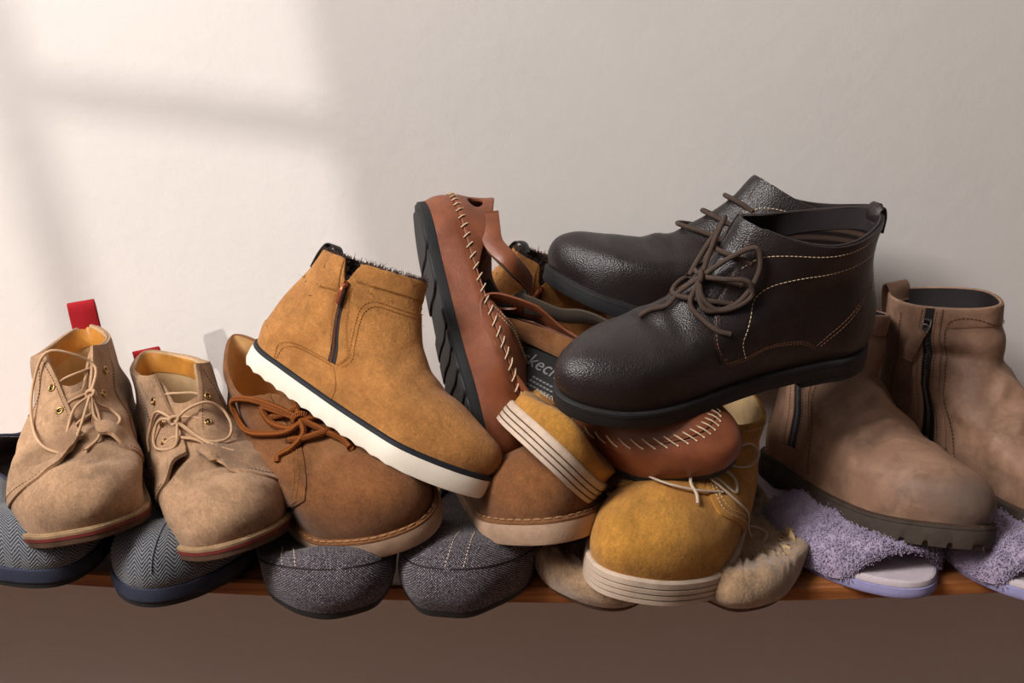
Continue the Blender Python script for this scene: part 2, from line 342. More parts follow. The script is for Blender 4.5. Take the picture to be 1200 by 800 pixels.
def add_box(mb, c, s, R=None, bev=0):
    x, y, z = arr(s) / 2
    if bev:
        b = bev; V = []
        for sx in (-1, 1):
            for sy in (-1, 1):
                for sz in (-1, 1): V += [(sx * (x - b), sy * (y - b), sz * z), (sx * (x - b), sy * y, sz * (z - b)), (sx * x, sy * (y - b), sz * (z - b))]
        V = arr(V); F = []
        ix = lambda sx, sy, sz, k: ((sx > 0) * 4 + (sy > 0) * 2 + (sz > 0)) * 3 + k
        for s_ in (-1, 1):
            for k, q in ((0, lambda a, b_: (a, b_, s_)), (1, lambda a, b_: (a, s_, b_)), (2, lambda a, b_: (s_, a, b_))):
                F.append(tuple(ix(*q(a, b_), k) for a, b_ in ((-1, -1), (1, -1), (1, 1), (-1, 1))))
        for a in (-1, 1):
            for b_ in (-1, 1):
                F.append((ix(-1, a, b_, 0), ix(1, a, b_, 0), ix(1, a, b_, 1), ix(-1, a, b_, 1)))
                F.append((ix(a, -1, b_, 0), ix(a, 1, b_, 0), ix(a, 1, b_, 2), ix(a, -1, b_, 2)))
                F.append((ix(a, b_, -1, 1), ix(a, b_, 1, 1), ix(a, b_, 1, 2), ix(a, b_, -1, 2)))
                for c_ in (-1, 1): F.append((ix(a, b_, c_, 0), ix(a, b_, c_, 1), ix(a, b_, c_, 2)))
    else:
        V = arr([(a * x, b * y, d * z) for a in (-1, 1) for b in (-1, 1) for d in (-1, 1)])
        F = [(0, 1, 3, 2), (4, 6, 7, 5), (0, 4, 5, 1), (2, 3, 7, 6), (0, 2, 6, 4), (1, 5, 7, 3)]
    if R is not None: V = V @ arr(R).T
    return mb.add(V + arr(c), F)

def frame(x, z):
    """rotation whose x axis is x and z axis close to z"""
    x = arr(x) / np.linalg.norm(x); y = np.cross(z, x); y /= max(np.linalg.norm(y), 1e-9); return np.stack([x, y, np.cross(x, y)], 1)

def add_dashes(mb, pts, dash=.22, gap=.1, r=.035, lift=.0, up=None):
    """little thread stitches along a path"""
    P = arr(pts); d = np.r_[0, np.cumsum(np.linalg.norm(np.diff(P, axis=0), axis=1))]
    at = lambda k: arr([np.interp(k, d, P[:, j]) for j in range(3)])
    k = 0
    while k + dash < d[-1]:
        a, b = at(k), at(k + dash); x = b - a; l = np.linalg.norm(x); x /= max(l, 1e-9)
        u = np.cross(x, [.3, .5, .8]); u /= np.linalg.norm(u); w = np.cross(x, u); V = []
        for s_, rr in ((0, .45), (.25, 1), (.75, 1), (1, .45)):
            for th in (0, PI / 2, PI, 1.5 * PI): V.append(a + x * l * s_ + rr * r * (math.cos(th) * u + math.sin(th) * w))
        mb.add(V, gridfaces(4, 4, cv=True, flip=True) + [(0, 1, 2, 3), (15, 14, 13, 12)])
        k += dash + gap
    return mb

# ---- shell-based pieces
def shell_grid(sh, nv=112, nt=44, off=0., t0=0., t1=None):
    """closed rings; t1 may be a function of v"""
    v = -1 + 2 * np.arange(nv) / nv
    top = t1(v) if callable(t1) else np.full(nv, 1. if t1 is None else t1)
    k = np.linspace(0, 1, nt)
    T = t0 + (top[:, None] - t0) * k[None]
    V = np.repeat(v[:, None], nt, 1)
    return V, T, sh.pt(V, T, off)

def make_upper(sh, mat, root, th=.3, t1=None, nv=112, nt=44, name='upper', lining='lining_tan', lin_t0=.1, rim=None, lin_name='lining', insole=True):
    V, T, P = shell_grid(sh, nv, nt, 0., 0., t1)
    N = sh.nrm(V[:, -1], T[:, -1]); e = P[:, -1] - P[:, -2]; e /= np.maximum(np.linalg.norm(e, axis=1, keepdims=True), 1e-9)
    rimrows = np.stack([P[:, -1] - N * th * .25 + e * th * .28, P[:, -1] - N * th * .6 + e * th * .32, P[:, -1] - N * th * .95], 1)
    G = np.concatenate([P, rimrows], 1)
    arc = np.concatenate([np.zeros((nv, 1)), np.cumsum(np.linalg.norm(np.diff(G, axis=1), axis=2), 1)], 1)
    uv = np.stack([G[..., 1] + 0 * arc, arc], -1)
    mb = MB(); add_grid(mb, G, cu=True, uv=uv, flip=True)
    up = mb.build(name, mat, root)
    Vl, Tl, Pl = shell_grid(sh, nv, 26, -th * .9, lin_t0, t1)
    mb = MB(); add_grid(mb, Pl, cu=True, uv=np.stack([Pl[..., 1], Pl[..., 2]], -1))
    ln = mb.build(lin_name, lining, root)
    if insole:
        mb = MB(); ring = Pl[:, 0]; strip_cap(mb, ring, True); mb.build('insole', lining, root)
    return up, ln

def strip_cap(mb, ring, up=True):
    n = len(ring); F = []
    h = n // 2
    for j in range(h):
        a, b, c, d = j, j + 1, (n - j - 1) % n, (n - j) % n
        f = [a, b, c, d]; f = [x for i, x in enumerate(f) if x not in f[:i]]
        if len(f) > 2: F.append(tuple(f) if up else tuple(f[::-1]))
    mb.add(ring, F)

def outline(sh, nv=160, t=0.):
    v = -1 + 2 * np.arange(nv) / nv
    p = sh.surf(v, np.full(nv, t))
    tg = np.roll(p, -1, 0) - np.roll(p, 1, 0)
    n = np.stack([tg[:, 1], -tg[:, 0], 0 * tg[:, 0]], 1)
    n /= np.maximum(np.linalg.norm(n, axis=1, keepdims=True), 1e-9)
    c = p.mean(0)
    if ((p - c) * n).sum() < 0: n = -n
    return v, p, n

def make_sole(sh, prof, name, mat, root, nv=160, zfun=None, smooth=True, xlim=None, label=None):
    """prof: (outset, z below the sole line) from top to bottom; zfun(p, k) adds to z"""
    v, p, n = outline(sh, nv)
    if xlim is not None:                                   # a heel block: squash the outline behind xlim
        p = p.copy(); h = nv // 2
        ya, yb = [np.interp(xlim, np.sort(q[:, 0]), q[np.argsort(q[:, 0]), 1]) for q in (p[:h], p[h:])]
        far = p[:, 0] > xlim
        p[:, 1] = np.where(far, np.clip(p[:, 1], min(ya, yb), max(ya, yb)), p[:, 1]); p[:, 0] = np.minimum(p[:, 0], xlim); p[:, 2] = np.where(far, 0, p[:, 2])
        n = n.copy(); n[far] *= arr([0, .0, 0])
    R = []
    for k, (o, z) in enumerate(prof):
        q = p + n * o * (1 if xlim is None else 1); q[:, 2] += z
        if xlim is not None: q[:, 0] = np.minimum(q[:, 0], xlim + (o - prof[0][0]) * .3)
        if zfun: q[:, 2] += zfun(q, k)
        R.append(q)
    mb = MB(); add_grid(mb, np.stack(R, 1), cu=True)
    strip_cap(mb, R[0], False); strip_cap(mb, R[-1], True)
    o = mb.build(name, mat, root, smooth=smooth, label=label)
    me = o.data
    try:
        me.set_sharp_from_angle(angle=math.radians(40))
    except Exception: pass
    return o

def rails_vt(sh, rails, nu):
    out = []
    for r in rails:
        r = arr(r); k = spline(np.c_[r, np.zeros(len(r))], nu)[:, :2] if len(r) > 2 else resample(r, nu); out.append(k)
    return out

def make_patch(sh, rails, name, mat, root, off=.05, th=.18, nu=44, nv=24, label=None, bulge=None, edge_sharp=.5):
    """leather panel laid over the upper; rails are (v,t) curves from one edge to the opposite one"""
    R = rails_vt(sh, rails, nu)
    k = np.linspace(0, 1, nv)
    if len(R) == 2: VT = R[0][:, None] * (1 - k)[None, :, None] + R[1][:, None] * k[None, :, None]
    else:
        S_ = np.stack(R, 0)
        VT = np.stack([spline(np.c_[S_[:, i], np.zeros(len(R))], nv)[:, :2] for i in range(nu)], 0)
    V, T = VT[..., 0], VT[..., 1]
    offg = np.full(V.shape, off + th)
    ex = np.zeros((nu, nv, 3))
    b = np.zeros(V.shape, bool); b[0] = b[-1] = True; b[:, 0] = b[:, -1] = True
    offg = np.where(b, off + th * (1 - edge_sharp), offg)
    bl = bulge(V, T) if bulge is not None else np.zeros(V.shape)
    offg = offg + bl
    P = sh.surf(V, T); N = sh.nrm(V, T)
    G = P + N * offg[..., None]
    mb = MB()
    arc = np.concatenate([np.zeros((1, nv)), np.cumsum(np.linalg.norm(np.diff(G, axis=0), axis=2), 0)], 0)
    add_grid(mb, G, flip=False, uv=np.stack([arc, G[..., 2]], -1))
    # skirt down to the upper
    loop = [(i, 0) for i in range(nu)] + [(nu - 1, j) for j in range(1, nv)] + [(i, nv - 1) for i in range(nu - 2, -1, -1)] + [(0, j) for j in range(nv - 2, 0, -1)]
    top = arr([G[i] for i in loop]); low = arr([P[i] + N[i] * (off - .12 + max(bl[i], 0)) for i in loop])
    add_grid(mb, np.stack([top, low], 1), cu=True)
    # inner face, so that free edges (collars) are closed
    add_grid(mb, P + N * (off - .12 + np.maximum(bl, 0))[..., None], flip=True)
    return mb.build(name, mat, root, label=label)

def make_ring_patch(sh, outer, hole, name, mat, root, off=.0, th=.2, nu=64, nv=9):
    """panel with an opening: closed (v,t) outline and closed (v,t) hole"""
    O = resample(np.vstack([outer, outer[:1]]), nu + 1)[:-1]; H = spline(np.vstack([hole, hole[:1]]), nu + 1)[:-1]
    ao = np.arctan2(O[:, 1] - H[:, 1].mean(), (O[:, 0] - H[:, 0].mean()) * 3); ah = np.arctan2(H[:, 1] - H[:, 1].mean(), (H[:, 0] - H[:, 0].mean()) * 3)
    if np.sum(np.sin(np.roll(ao, -1) - ao)) * np.sum(np.sin(np.roll(ah, -1) - ah)) < 0: H = H[::-1]; ah = ah[::-1]
    H = np.roll(H, -int(np.argmin(np.abs(np.angle(np.exp(1j * (ah - ao[0])))))), 0)
    k = np.linspace(0, 1, nv)[None, :, None]
    VT = O[:, None] * (1 - k) + H[:, None] * k
    P = sh.surf(VT[..., 0], VT[..., 1]); N = sh.nrm(VT[..., 0], VT[..., 1])
    e = np.full(nv, off + th); e[0] = e[-1] = off + th * .5
    A = P + N * e[None, :, None]; B = P + N * (off - .12)
    mb = MB(); add_grid(mb, A, cu=True); add_grid(mb, B, cu=True, flip=True)
    for j in (0, nv - 1): add_grid(mb, np.stack([A[:, j], B[:, j]], 1), cu=True)
    return mb.build(name, mat, root)

def vt_path(sh, pts, n=80, off=.1):
    r = spline(np.c_[arr(pts), np.zeros(len(pts))], n)[:, :2] if len(pts) > 2 else resample(arr(pts), n)
    return sh.pt(r[:, 0], r[:, 1], off)

def xz_path(sh, side, pts, n=60, off=.1):
    r = spline(arr(pts), n) if len(pts) > 2 else resample(pts, n)
    vt = sh.inv(side, r); return sh.pt(vt[:, 0], vt[:, 1], off)

def vt_of(sh, side, pts): return [tuple(a) for a in sh.inv(side, pts)]

def eyelet(sh, v, t, root, off=.25, r=.24, mat='brass', hole=True, name='eyelet'):
    p = sh.pt(arr([v]), arr([t]), off)[0]; n = sh.nrm(arr([v]), arr([t]))[0]
    A = frame(np.cross(n, [.2, .3, .9]), n)
    th = np.linspace(0, 2 * PI, 17)[:-1]; ph = np.linspace(0, 2 * PI, 9)[:-1]
    G = np.stack([[(math.cos(a) * (r + .09 * math.cos(b)), math.sin(a) * (r + .09 * math.cos(b)), .07 * math.sin(b)) for b in ph] for a in th])
    mb = MB(); add_grid(mb, G @ A.T + p, cu=True, cv=True)
    o = mb.build(name, mat, root)
    if hole:
        mb = MB(); c = [(math.cos(a) * r, math.sin(a) * r, -.02) for a in th]; mb.add(arr(c) @ A.T + p, [tuple(range(16))]); mb.build('eyelet_shade_disc', 'hole_shade', o)  # flat near-black disc: the dark inside of the eyelet, painted on
    return p, n

def fur(P, N, count, length, r, name, mat, root, spread=.8, seed=1, dirs=None, curl=.5):
    """tapering strands standing on sample points P with normals N"""
    k = np.random.RandomState(seed); idx = k.randint(0, len(P), count)
    base = P[idx] + k.randn(count, 3) * .12; d = N[idx] + k.randn(count, 3) * spread
    d /= np.linalg.norm(d, axis=1, keepdims=True); L = length * k.uniform(.5, 1.25, count)[:, None]
    side = np.cross(d, k.randn(count, 3)); side /= np.linalg.norm(side, axis=1, keepdims=True); o2 = np.cross(d, side)
    mid = base + d * L * .55 + k.randn(count, 3) * curl * length * .25; tip = mid + (d + k.randn(count, 3) * curl) * L * .45
    V = []
    for c, rr in ((base, 1.), (mid, .75)):
        for a in (0, 2.094, 4.189): V.append(c + rr * r * (math.cos(a) * side + math.sin(a) * o2))
    V.append(tip)
    V = np.stack(V, 1).reshape(-1, 3)
    F = []
    for i in range(count):
        b = i * 7
        for a in range(3):
            c = (a + 1) % 3; F += [(b + a, b + c, b + 3 + c, b + 3 + a), (b + 3 + a, b + 3 + c, b + 6)]
    return MB().add(V, F).build(name, mat, root, kind='stuff')

def thing(name, label, cat, pose, group=None):
    o = bpy.data.objects.new(name, None); COL.objects.link(o); o.empty_display_size = .02
    y, p, r, a, b, c = pose[:6]; o.scale = (pose[6],) * 3 if len(pose) > 6 else (1, 1, 1)
    o.rotation_mode = 'XYZ'; o.rotation_euler = (math.radians(r), math.radians(p), math.radians(y)); o.location = (a, b, c)
    o['label'] = label; o['category'] = cat
    if group: o['group'] = group
    return o
# ---------------------------------------------------------------- materials
M = {}
class NT:
    def __init__(s, name):
        m = bpy.data.materials.new(name); m.use_nodes = True; s.m = m; s.t = m.node_tree; s.b = s.t.nodes['Principled BSDF']; M[name] = m
        s.tc = s.t.nodes.new('ShaderNodeTexCoord')
    def n(s, typ, **k):
        x = s.t.nodes.new('ShaderNode' + typ)
        for a, b in k.items():
            if a.startswith('i_'):
                key = a[2:]; key = int(key) if key.isdigit() else key.replace('_', ' ')
                x.inputs[key].default_value = b
            else: setattr(x, a, b)
        return x
    def l(s, a, b): s.t.links.new(a, b)
    def noise(s, scale, detail=3, rough=.55, coord='Object', dist=0.):
        x = s.n('TexNoise', i_Scale=scale, i_Detail=detail, i_Roughness=rough, i_Distortion=dist); s.l(s.tc.outputs[coord], x.inputs['Vector']); return x.outputs['Fac']
    def ramp(s, fac, stops):
        r = s.n('ValToRGB'); e = r.color_ramp.elements
        while len(e) < len(stops): e.new(.5)
        for i, (p, c) in enumerate(stops): e[i].position = p; e[i].color = c
        s.l(fac, r.inputs[0]); return r.outputs[0]
    def math(s, op, a, b=None, c=None):
        x = s.n('Math', operation=op)
        for i, q in enumerate((a, b, c)):
            if q is None: continue
            if isinstance(q, (int, float)): x.inputs[i].default_value = q
            else: s.l(q, x.inputs[i])
        return x.outputs[0]
    def mix(s, fac, a, b, mode='MIX'):
        x = s.n('MixRGB', blend_type=mode)
        for i, q in enumerate((fac, a, b)):
            if isinstance(q, (int, float)): x.inputs[0].default_value = q
            elif isinstance(q, tuple): x.inputs[i].default_value = q
            else: s.l(q, x.inputs[i])
        return x.outputs[0]
    def bump(s, h, strength=.5, dist=.001, prev=None):
        x = s.n('Bump', i_Strength=strength, i_Distance=dist); s.l(h, x.inputs['Height'])
        if prev is not None: s.l(prev, x.inputs['Normal'])
        return x.outputs[0]
    def set(s, col=None, rough=None, spec=None, nrm=None, metal=None, sheen=None, coat=None):
        for k, q in (('Base Color', col), ('Roughness', rough), ('Specular IOR Level', spec), ('Normal', nrm), ('Metallic', metal), ('Sheen Weight', sheen), ('Coat Weight', coat)):
            if q is None: continue
            if isinstance(q, (int, float, tuple)): s.b.inputs[k].default_value = q
            else: s.l(q, s.b.inputs[k])
        return s

def suede(name, c, dark=.68, light=1.2, sc=26, fine=480, bump=.5, sheen=.1, worn=None, rough=.95):
    c = srgb(*c); k = lambda f: (min(c[0] * f, 1), min(c[1] * f, 1), min(c[2] * f, 1), 1)
    n = NT(name)
    col = n.ramp(n.noise(sc, 7, .68), [(.33, k(dark)), (.5, c), (.68, k(light))])
    mp = n.n('Mapping'); mp.inputs['Scale'].default_value = (60, 200, 110); n.l(n.tc.outputs['Object'], mp.inputs[0])
    br = n.n('TexNoise', i_Scale=1.0, i_Detail=4, i_Roughness=.65, i_Distortion=.8); n.l(mp.outputs[0], br.inputs['Vector'])
    col = n.mix(.45, col, n.ramp(br.outputs['Fac'], [(.32, (.62, .6, .58, 1)), (.68, (1.22, 1.22, 1.22, 1))]), 'MULTIPLY')
    col = n.mix(.55, col, n.ramp(n.noise(fine, 3, .75), [(.3, (.55, .55, .55, 1)), (.7, (1.3, 1.3, 1.3, 1))]), 'MULTIPLY')
    if worn:
        w = n.ramp(n.noise(22, 5, .6, dist=.6), [(.5, (0, 0, 0, 1)), (.66, (1, 1, 1, 1))]); col = n.mix(n.math('MULTIPLY', w, .6), col, srgb(*worn))
    b = n.bump(n.noise(fine, 3, .7), bump, .0009); b = n.bump(n.noise(130, 4, .65), .3, .002, b)
    n.set(col, rough, .12, b, sheen=sheen); n.b.inputs['Sheen Roughness'].default_value = .6
    return n

def leather(name, c, rough=.38, dark=.75, light=1.25, pebble=620, strength=.35, sc=30, spec=.5, worn=None, scuff=None, wrinkle=.12, pale=None):
    c = srgb(*c); k = lambda f: (min(c[0] * f, 1), min(c[1] * f, 1), min(c[2] * f, 1), 1)
    n = NT(name)
    col = n.ramp(n.noise(sc, 4, .6), [(.34, k(dark)), (.5, c), (.68, k(light))])
    if worn:
        w = n.ramp(n.noise(26, 6, .6, dist=.8), [(.5, (0, 0, 0, 1)), (.7, (1, 1, 1, 1))]); col = n.mix(n.math('MULTIPLY', w, .6), col, srgb(*worn))
    if pale:
        w = n.ramp(n.noise(34, 7, .7, dist=.5), [(.48, (0, 0, 0, 1)), (.64, (1, 1, 1, 1))]); col = n.mix(n.math('MULTIPLY', w, .5), col, srgb(*pale))
    if scuff:
        sp = n.n('SeparateXYZ'); n.l(n.tc.outputs['Object'], sp.inputs[0])
        x = n.math('ADD', sp.outputs[0], n.math('MULTIPLY', n.math('SUBTRACT', n.noise(40, 5, .65), .5), .05))
        q = n.n('MapRange', i_1=.262, i_2=.288); n.l(x, q.inputs[0]); col = n.mix(n.math('MULTIPLY', q.outputs[0], .75), col, srgb(*scuff))
    v = n.n('TexVoronoi', i_Scale=pebble, feature='F1'); n.l(n.tc.outputs['Object'], v.inputs['Vector'])
    b = n.bump(v.outputs['Distance'], strength, .0005); b = n.bump(n.noise(48, 6, .62, dist=.4), wrinkle, .003, b)
    r = n.math('MULTIPLY_ADD', n.noise(45, 5), .3, rough - .15)
    n.set(col, r, spec, b); return n

def plain(name, c, rough=.6, spec=.4, metal=0., bump=0., sc=300, var=.12):
    c = srgb(*c); k = lambda f: (min(c[0] * f, 1), min(c[1] * f, 1), min(c[2] * f, 1), 1)
    n = NT(name); col = n.ramp(n.noise(60, 4, .6), [(.3, k(1 - var)), (.7, k(1 + var))])
    n.set(col, rough, spec, n.bump(n.noise(sc, 3, .6), bump, .0008) if bump else None, metal); return n

suede('suede_beige', (166, 131, 100), worn=(124, 93, 68))
suede('suede_brown', (122, 78, 44), dark=.66, worn=(136, 94, 58))
suede('suede_mustard', (182, 128, 54), dark=.72, worn=(158, 102, 40))
suede('suede_tan', (178, 122, 66), dark=.74, light=1.16, worn=(150, 96, 46))
suede('suede_fuzzy', (158, 127, 96), dark=.6, sc=70, fine=420, bump=1., sheen=.3)
suede('cork_bed', (140, 96, 48), dark=.6, sc=120, fine=600)
leather('leather_dark', (34, 26, 26), rough=.38, dark=.75, light=1.2, strength=.6, pebble=760)
leather('leather_nubuck', (140, 107, 87), rough=.56, pebble=1500, strength=.12, spec=.3, dark=.7, light=1.3, worn=(104, 77, 60), sc=20, wrinkle=.4, scuff=(78, 68, 62), pale=(166, 132, 108))
leather('leather_cognac', (128, 72, 46), rough=.42, pebble=900, strength=.25, worn=(108, 54, 34))
leather('leather_gold', (186, 126, 54), rough=.35, pebble=900, strength=.15)
plain('lining_tan', (196, 164, 122), .9, .2, bump=.4, sc=700)
plain('lining_sand', (206, 160, 106), .9, .2, bump=.4, sc=700)
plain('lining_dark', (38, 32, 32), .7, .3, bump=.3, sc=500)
plain('hole_shade', (8, 7, 7), .9, .1)  # shade inside the eyelets, put in as colour
plain('rubber_black', (33, 33, 34), .62, .35, bump=.3, sc=900)
plain('rubber_brown', (66, 56, 48), .75, .3, bump=.4, sc=500, var=.25)
plain('rubber_white', (238, 226, 208), .6, .3, bump=.15, sc=260, var=.05)
plain('crepe', (170, 140, 116), .85, .2, bump=.5, sc=420, var=.18)
plain('rubber_cream', (196, 174, 154), .8, .2, bump=.4, sc=500, var=.14)
plain('groove_dark', (84, 66, 54), .9, .1)
plain('strip_black', (34, 36, 42), .6, .35, bump=.5, sc=1200)
plain('welt_tan', (150, 122, 92), .8, .2, bump=.5, sc=800, var=.25)
plain('welt_maroon', (112, 44, 40), .7, .3, bump=.4, sc=800, var=.3)
plain('sole_dark', (84, 62, 48), .85, .2, bump=.4, sc=600, var=.3)
plain('red_tab', (160, 26, 34), .85, .2, bump=.6, sc=1500)
plain('brass', (176, 140, 84), .3, .5, 1.)
plain('steel', (128, 124, 120), .35, .6, .3)
plain('copper', (170, 96, 60), .35, .5, .6)
plain('thread_tan', (186, 152, 112), .9, .1)
plain('thread_pale', (214, 190, 158), .9, .1)
plain('thread_seam', (136, 98, 76), .9, .1)
plain('thread_welt', (150, 112, 78), .9, .1)
plain('thread_gold', (150, 96, 40), .9, .1)
plain('thread_brown', (86, 54, 36), .9, .1)
plain('lace_beige', (192, 156, 122), .85, .2, bump=.5, sc=1500)
plain('lace_dark', (76, 62, 54), .85, .2, bump=.6, sc=1500)
plain('lace_pale', (190, 170, 148), .85, .2, bump=.5, sc=1500)
plain('fur_dark', (84, 67, 63), .95, .1, var=.3)
plain('pile_lavender', (160, 146, 168), .95, .1, var=.15)
plain('insole_pale', (196, 182, 188), .9, .1, bump=.5, sc=900)
plain('foam_lavender', (150, 146, 186), .8, .2, bump=.2)
plain('sole_navy', (54, 58, 74), .85, .2, bump=.5, sc=900)
plain('tag_black', (26, 25, 26), .5, .4)
plain('tag_print', (120, 118, 118), .6, .3)
plain('velcro', (74, 66, 58), .95, .1, bump=.8, sc=1500)

def rope(name, c1, c2):
    n = NT(name); sp = n.n('SeparateXYZ'); n.l(n.tc.outputs['UV'], sp.inputs[0])
    a = n.math('SINE', n.math('ADD', n.math('MULTIPLY', sp.outputs[0], 22.), n.math('MULTIPLY', sp.outputs[1], 12.566)))
    b = n.math('SINE', n.math('SUBTRACT', n.math('MULTIPLY', sp.outputs[0], 22.), n.math('MULTIPLY', sp.outputs[1], 12.566)))
    h = n.math('MULTIPLY', n.math('ADD', n.math('MULTIPLY', a, b), 1.), .5)
    n.set(n.ramp(h, [(.1, srgb(*c2)), (.6, srgb(*c1))]), .85, .2, n.bump(h, .9, .0012))
rope('rope_brown', (150, 84, 34), (92, 46, 18))

def herringbone(name, light, dark):
    n = NT(name); sp = n.n('SeparateXYZ'); n.l(n.tc.outputs['UV'], sp.inputs[0])
    u = n.math('MULTIPLY', sp.outputs[0], 1 / 1.15)
    tri = n.math('ABSOLUTE', n.math('SUBTRACT', n.math('FRACT', u), .5))
    s_ = n.math('FRACT', n.math('ADD', n.math('MULTIPLY', sp.outputs[1], 3.2), n.math('MULTIPLY', tri, 5.0)))
    h = n.math('MULTIPLY', n.math('SUBTRACT', 1., n.math('MULTIPLY', n.math('ABSOLUTE', n.math('SUBTRACT', s_, .5)), 2.)), 1.)
    f = n.math('ADD', h, n.math('MULTIPLY', n.math('SUBTRACT', n.noise(1400, 2), .5), 1.1))
    col = n.ramp(f, [(.34, srgb(*dark)), (.62, srgb(*light))])
    n.set(col, .95, .1, n.bump(f, .6, .0008), sheen=.2)
herringbone('herringbone_navy', (132, 133, 138), (38, 40, 48))

def tweed(name):
    n = NT(name); sp = n.n('SeparateXYZ'); n.l(n.tc.outputs['UV'], sp.inputs[0])
    a = n.math('SINE', n.math('MULTIPLY', sp.outputs[0], 2 * PI / .2)); b = n.math('SINE', n.math('MULTIPLY', sp.outputs[1], 2 * PI / .2))
    w = n.math('MULTIPLY', a, b)
    f = n.math('ADD', n.math('MULTIPLY_ADD', w, .32, .42), n.math('MULTIPLY', n.math('SUBTRACT', n.noise(900, 2), .5), 1.3))
    col = n.ramp(f, [(.3, srgb(40, 36, 42)), (.55, srgb(88, 80, 88)), (.85, srgb(188, 178, 178))])
    n.set(col, .95, .1, n.bump(f, .7, .0008), sheen=.1)
tweed('tweed_grey')

def ribbed(name):
    n = NT(name); sp = n.n('SeparateXYZ'); n.l(n.tc.outputs['Object'], sp.inputs[0])
    f = n.math('SINE', n.math('MULTIPLY', sp.outputs[2], 2 * PI / .008))
    n.set(n.ramp(n.math('MULTIPLY_ADD', f, .5, .5), [(.2, srgb(28, 22, 22)), (.8, srgb(70, 54, 46))]), .9, .1)
ribbed('lining_striped')

n = NT('plaster')
col = n.ramp(n.noise(3.0, 4, .6), [(.3, srgb(214, 208, 203)), (.7, srgb(220, 214, 209))])
b = n.bump(n.noise(55, 5, .62), .16, .004); b = n.bump(n.noise(420, 3, .6), .12, .001, b)
n.set(col, .85, .2, b)

n = NT('shelf_wood')
mp = n.n('Mapping'); mp.inputs['Scale'].default_value = (3.0, 90, 90); n.l(n.tc.outputs['Object'], mp.inputs[0])
w = n.n('TexNoise', i_Scale=1.0, i_Detail=6, i_Roughness=.6, i_Distortion=.6); n.l(mp.outputs[0], w.inputs['Vector'])
n.set(n.ramp(w.outputs['Fac'], [(.3, srgb(92, 50, 24)), (.5, srgb(150, 90, 46)), (.7, srgb(178, 116, 62))]), .5, .4, n.bump(w.outputs['Fac'], .2, .001))
n = NT('floor_boards')
mp = n.n('Mapping'); mp.inputs['Scale'].default_value = (2, 30, 2); n.l(n.tc.outputs['Object'], mp.inputs[0])
w = n.n('TexNoise', i_Scale=1.0, i_Detail=5); n.l(mp.outputs[0], w.inputs['Vector'])
n.set(n.ramp(w.outputs['Fac'], [(.3, srgb(104, 66, 44)), (.7, srgb(146, 100, 68))]), .6, .3)
plain('paint_white', (225, 222, 216), .5, .4)
# ---------------------------------------------------------------- the room
def structure(o, label=None):
    o['kind'] = 'structure'
    if label: o['label'] = label
    return o
def box_obj(name, mat, c, s, parent=None, R=None, bev=0, smooth=False):
    return add_box(MB(), c, s, R, bev).build(name, mat, parent, smooth=smooth, scale=1.)

WALL_Y = .30
structure(box_obj('wall_back', 'plaster', (0, WALL_Y + .06, .6), (6.2, .12, 3.6)), 'plain off-white plastered wall behind the shelf')
structure(box_obj('floor', 'floor_boards', (0, -1.4, -1.23), (6.2, 3.5, .06)), 'brown wooden floor far below the shelf')

def shelf_z(X):
    q = np.clip(np.abs((X - .07) / .41), 0, 1.6); return .005 + .015 * q ** 2
xs = np.linspace(-1.1, 1.1, 60); zs = shelf_z(xs)
zb = .005 + (zs - .005) * .35                                   # fixed to the wall, the back edge bends less
prof = [(0.003, 0), (WALL_Y - .001, 0), (WALL_Y - .001, -.014), (.003, -.014), (0, -.012), (0, -.002)]
G = np.stack([np.stack([xs, np.full(60, y), (zs if y < .1 else zb) + z], 1) for y, z in prof], 1)
mb = MB(); add_grid(mb, G, cv=True, flip=True); mb.f += [tuple(range(6)), tuple(59 * 6 + 5 - i for i in range(6))]
shelf = mb.build('shelf', 'shelf_wood', smooth=False, scale=1.)
shelf['label'] = 'thin sagging brown wooden shelf board under the pile of shoes'; shelf['category'] = 'shelf'

# window in the wall behind the camera: the sun comes through it and draws the bars on the back wall
def wall_pt(px, py):
    c, s = math.cos(math.radians(15)), math.sin(math.radians(15))
    r = np.array([(px - 600) / 1250., c + s * (400 - py) / 1250., -s + c * (400 - py) / 1250.])
    return np.array([0, -.78, .421]) + r * ((WALL_Y + .78) / r[1])
d_ = arr(SUN_DIR)
a_ = wall_pt(400, 153) - wall_pt(0, 102); a_ /= np.linalg.norm(a_)
b_ = wall_pt(365, 0) - wall_pt(435, 330); b_ /= np.linalg.norm(b_)
beta = -(a_ @ b_) / (a_ @ d_)
b3 = b_ + beta * d_; bl = np.linalg.norm(b3); b3 /= bl
WO = wall_pt(403, 153) - d_ * 3.0                              # right jamb meets the horizontal bar here
WR = frame(a_, np.cross(a_, b3))                                # x along the bar, y up the jamb
if WR[:, 1] @ b3 < 0: WR = np.stack([WR[:, 0], -WR[:, 1], -WR[:, 2]], 1)
def wbox(name, mat, x0, x1, y0, y1, th, parent=None):
    c = WO + WR @ arr([(x0 + x1) / 2, (y0 + y1) / 2, 0])
    return box_obj(name, mat, c, (x1 - x0, y1 - y0, th), parent, WR)
WB = -(wall_pt(403, 153)[2] + .09) / b_[2] * bl                  # foot of the opening
wf = structure(wbox('wall_front', 'plaster', 0.03, 1.9, -1.5, 1.5, .05), 'plastered wall with the window, behind the camera')
for nm, x0, x1, y0, y1 in (('wall_panel', -1.5, -1.05, -1.5, 1.5), ('wall_panel', -1.05, .03, .8, 1.5), ('wall_panel', -1.05, .03, -1.5, WB)): wbox(nm, 'plaster', x0, x1, y0, y1, .05, wf)
wn = structure(wbox('window_1', 'paint_white', -1.05, 0.03, -.018, .018, .03), 'white window bars the sun shines through')
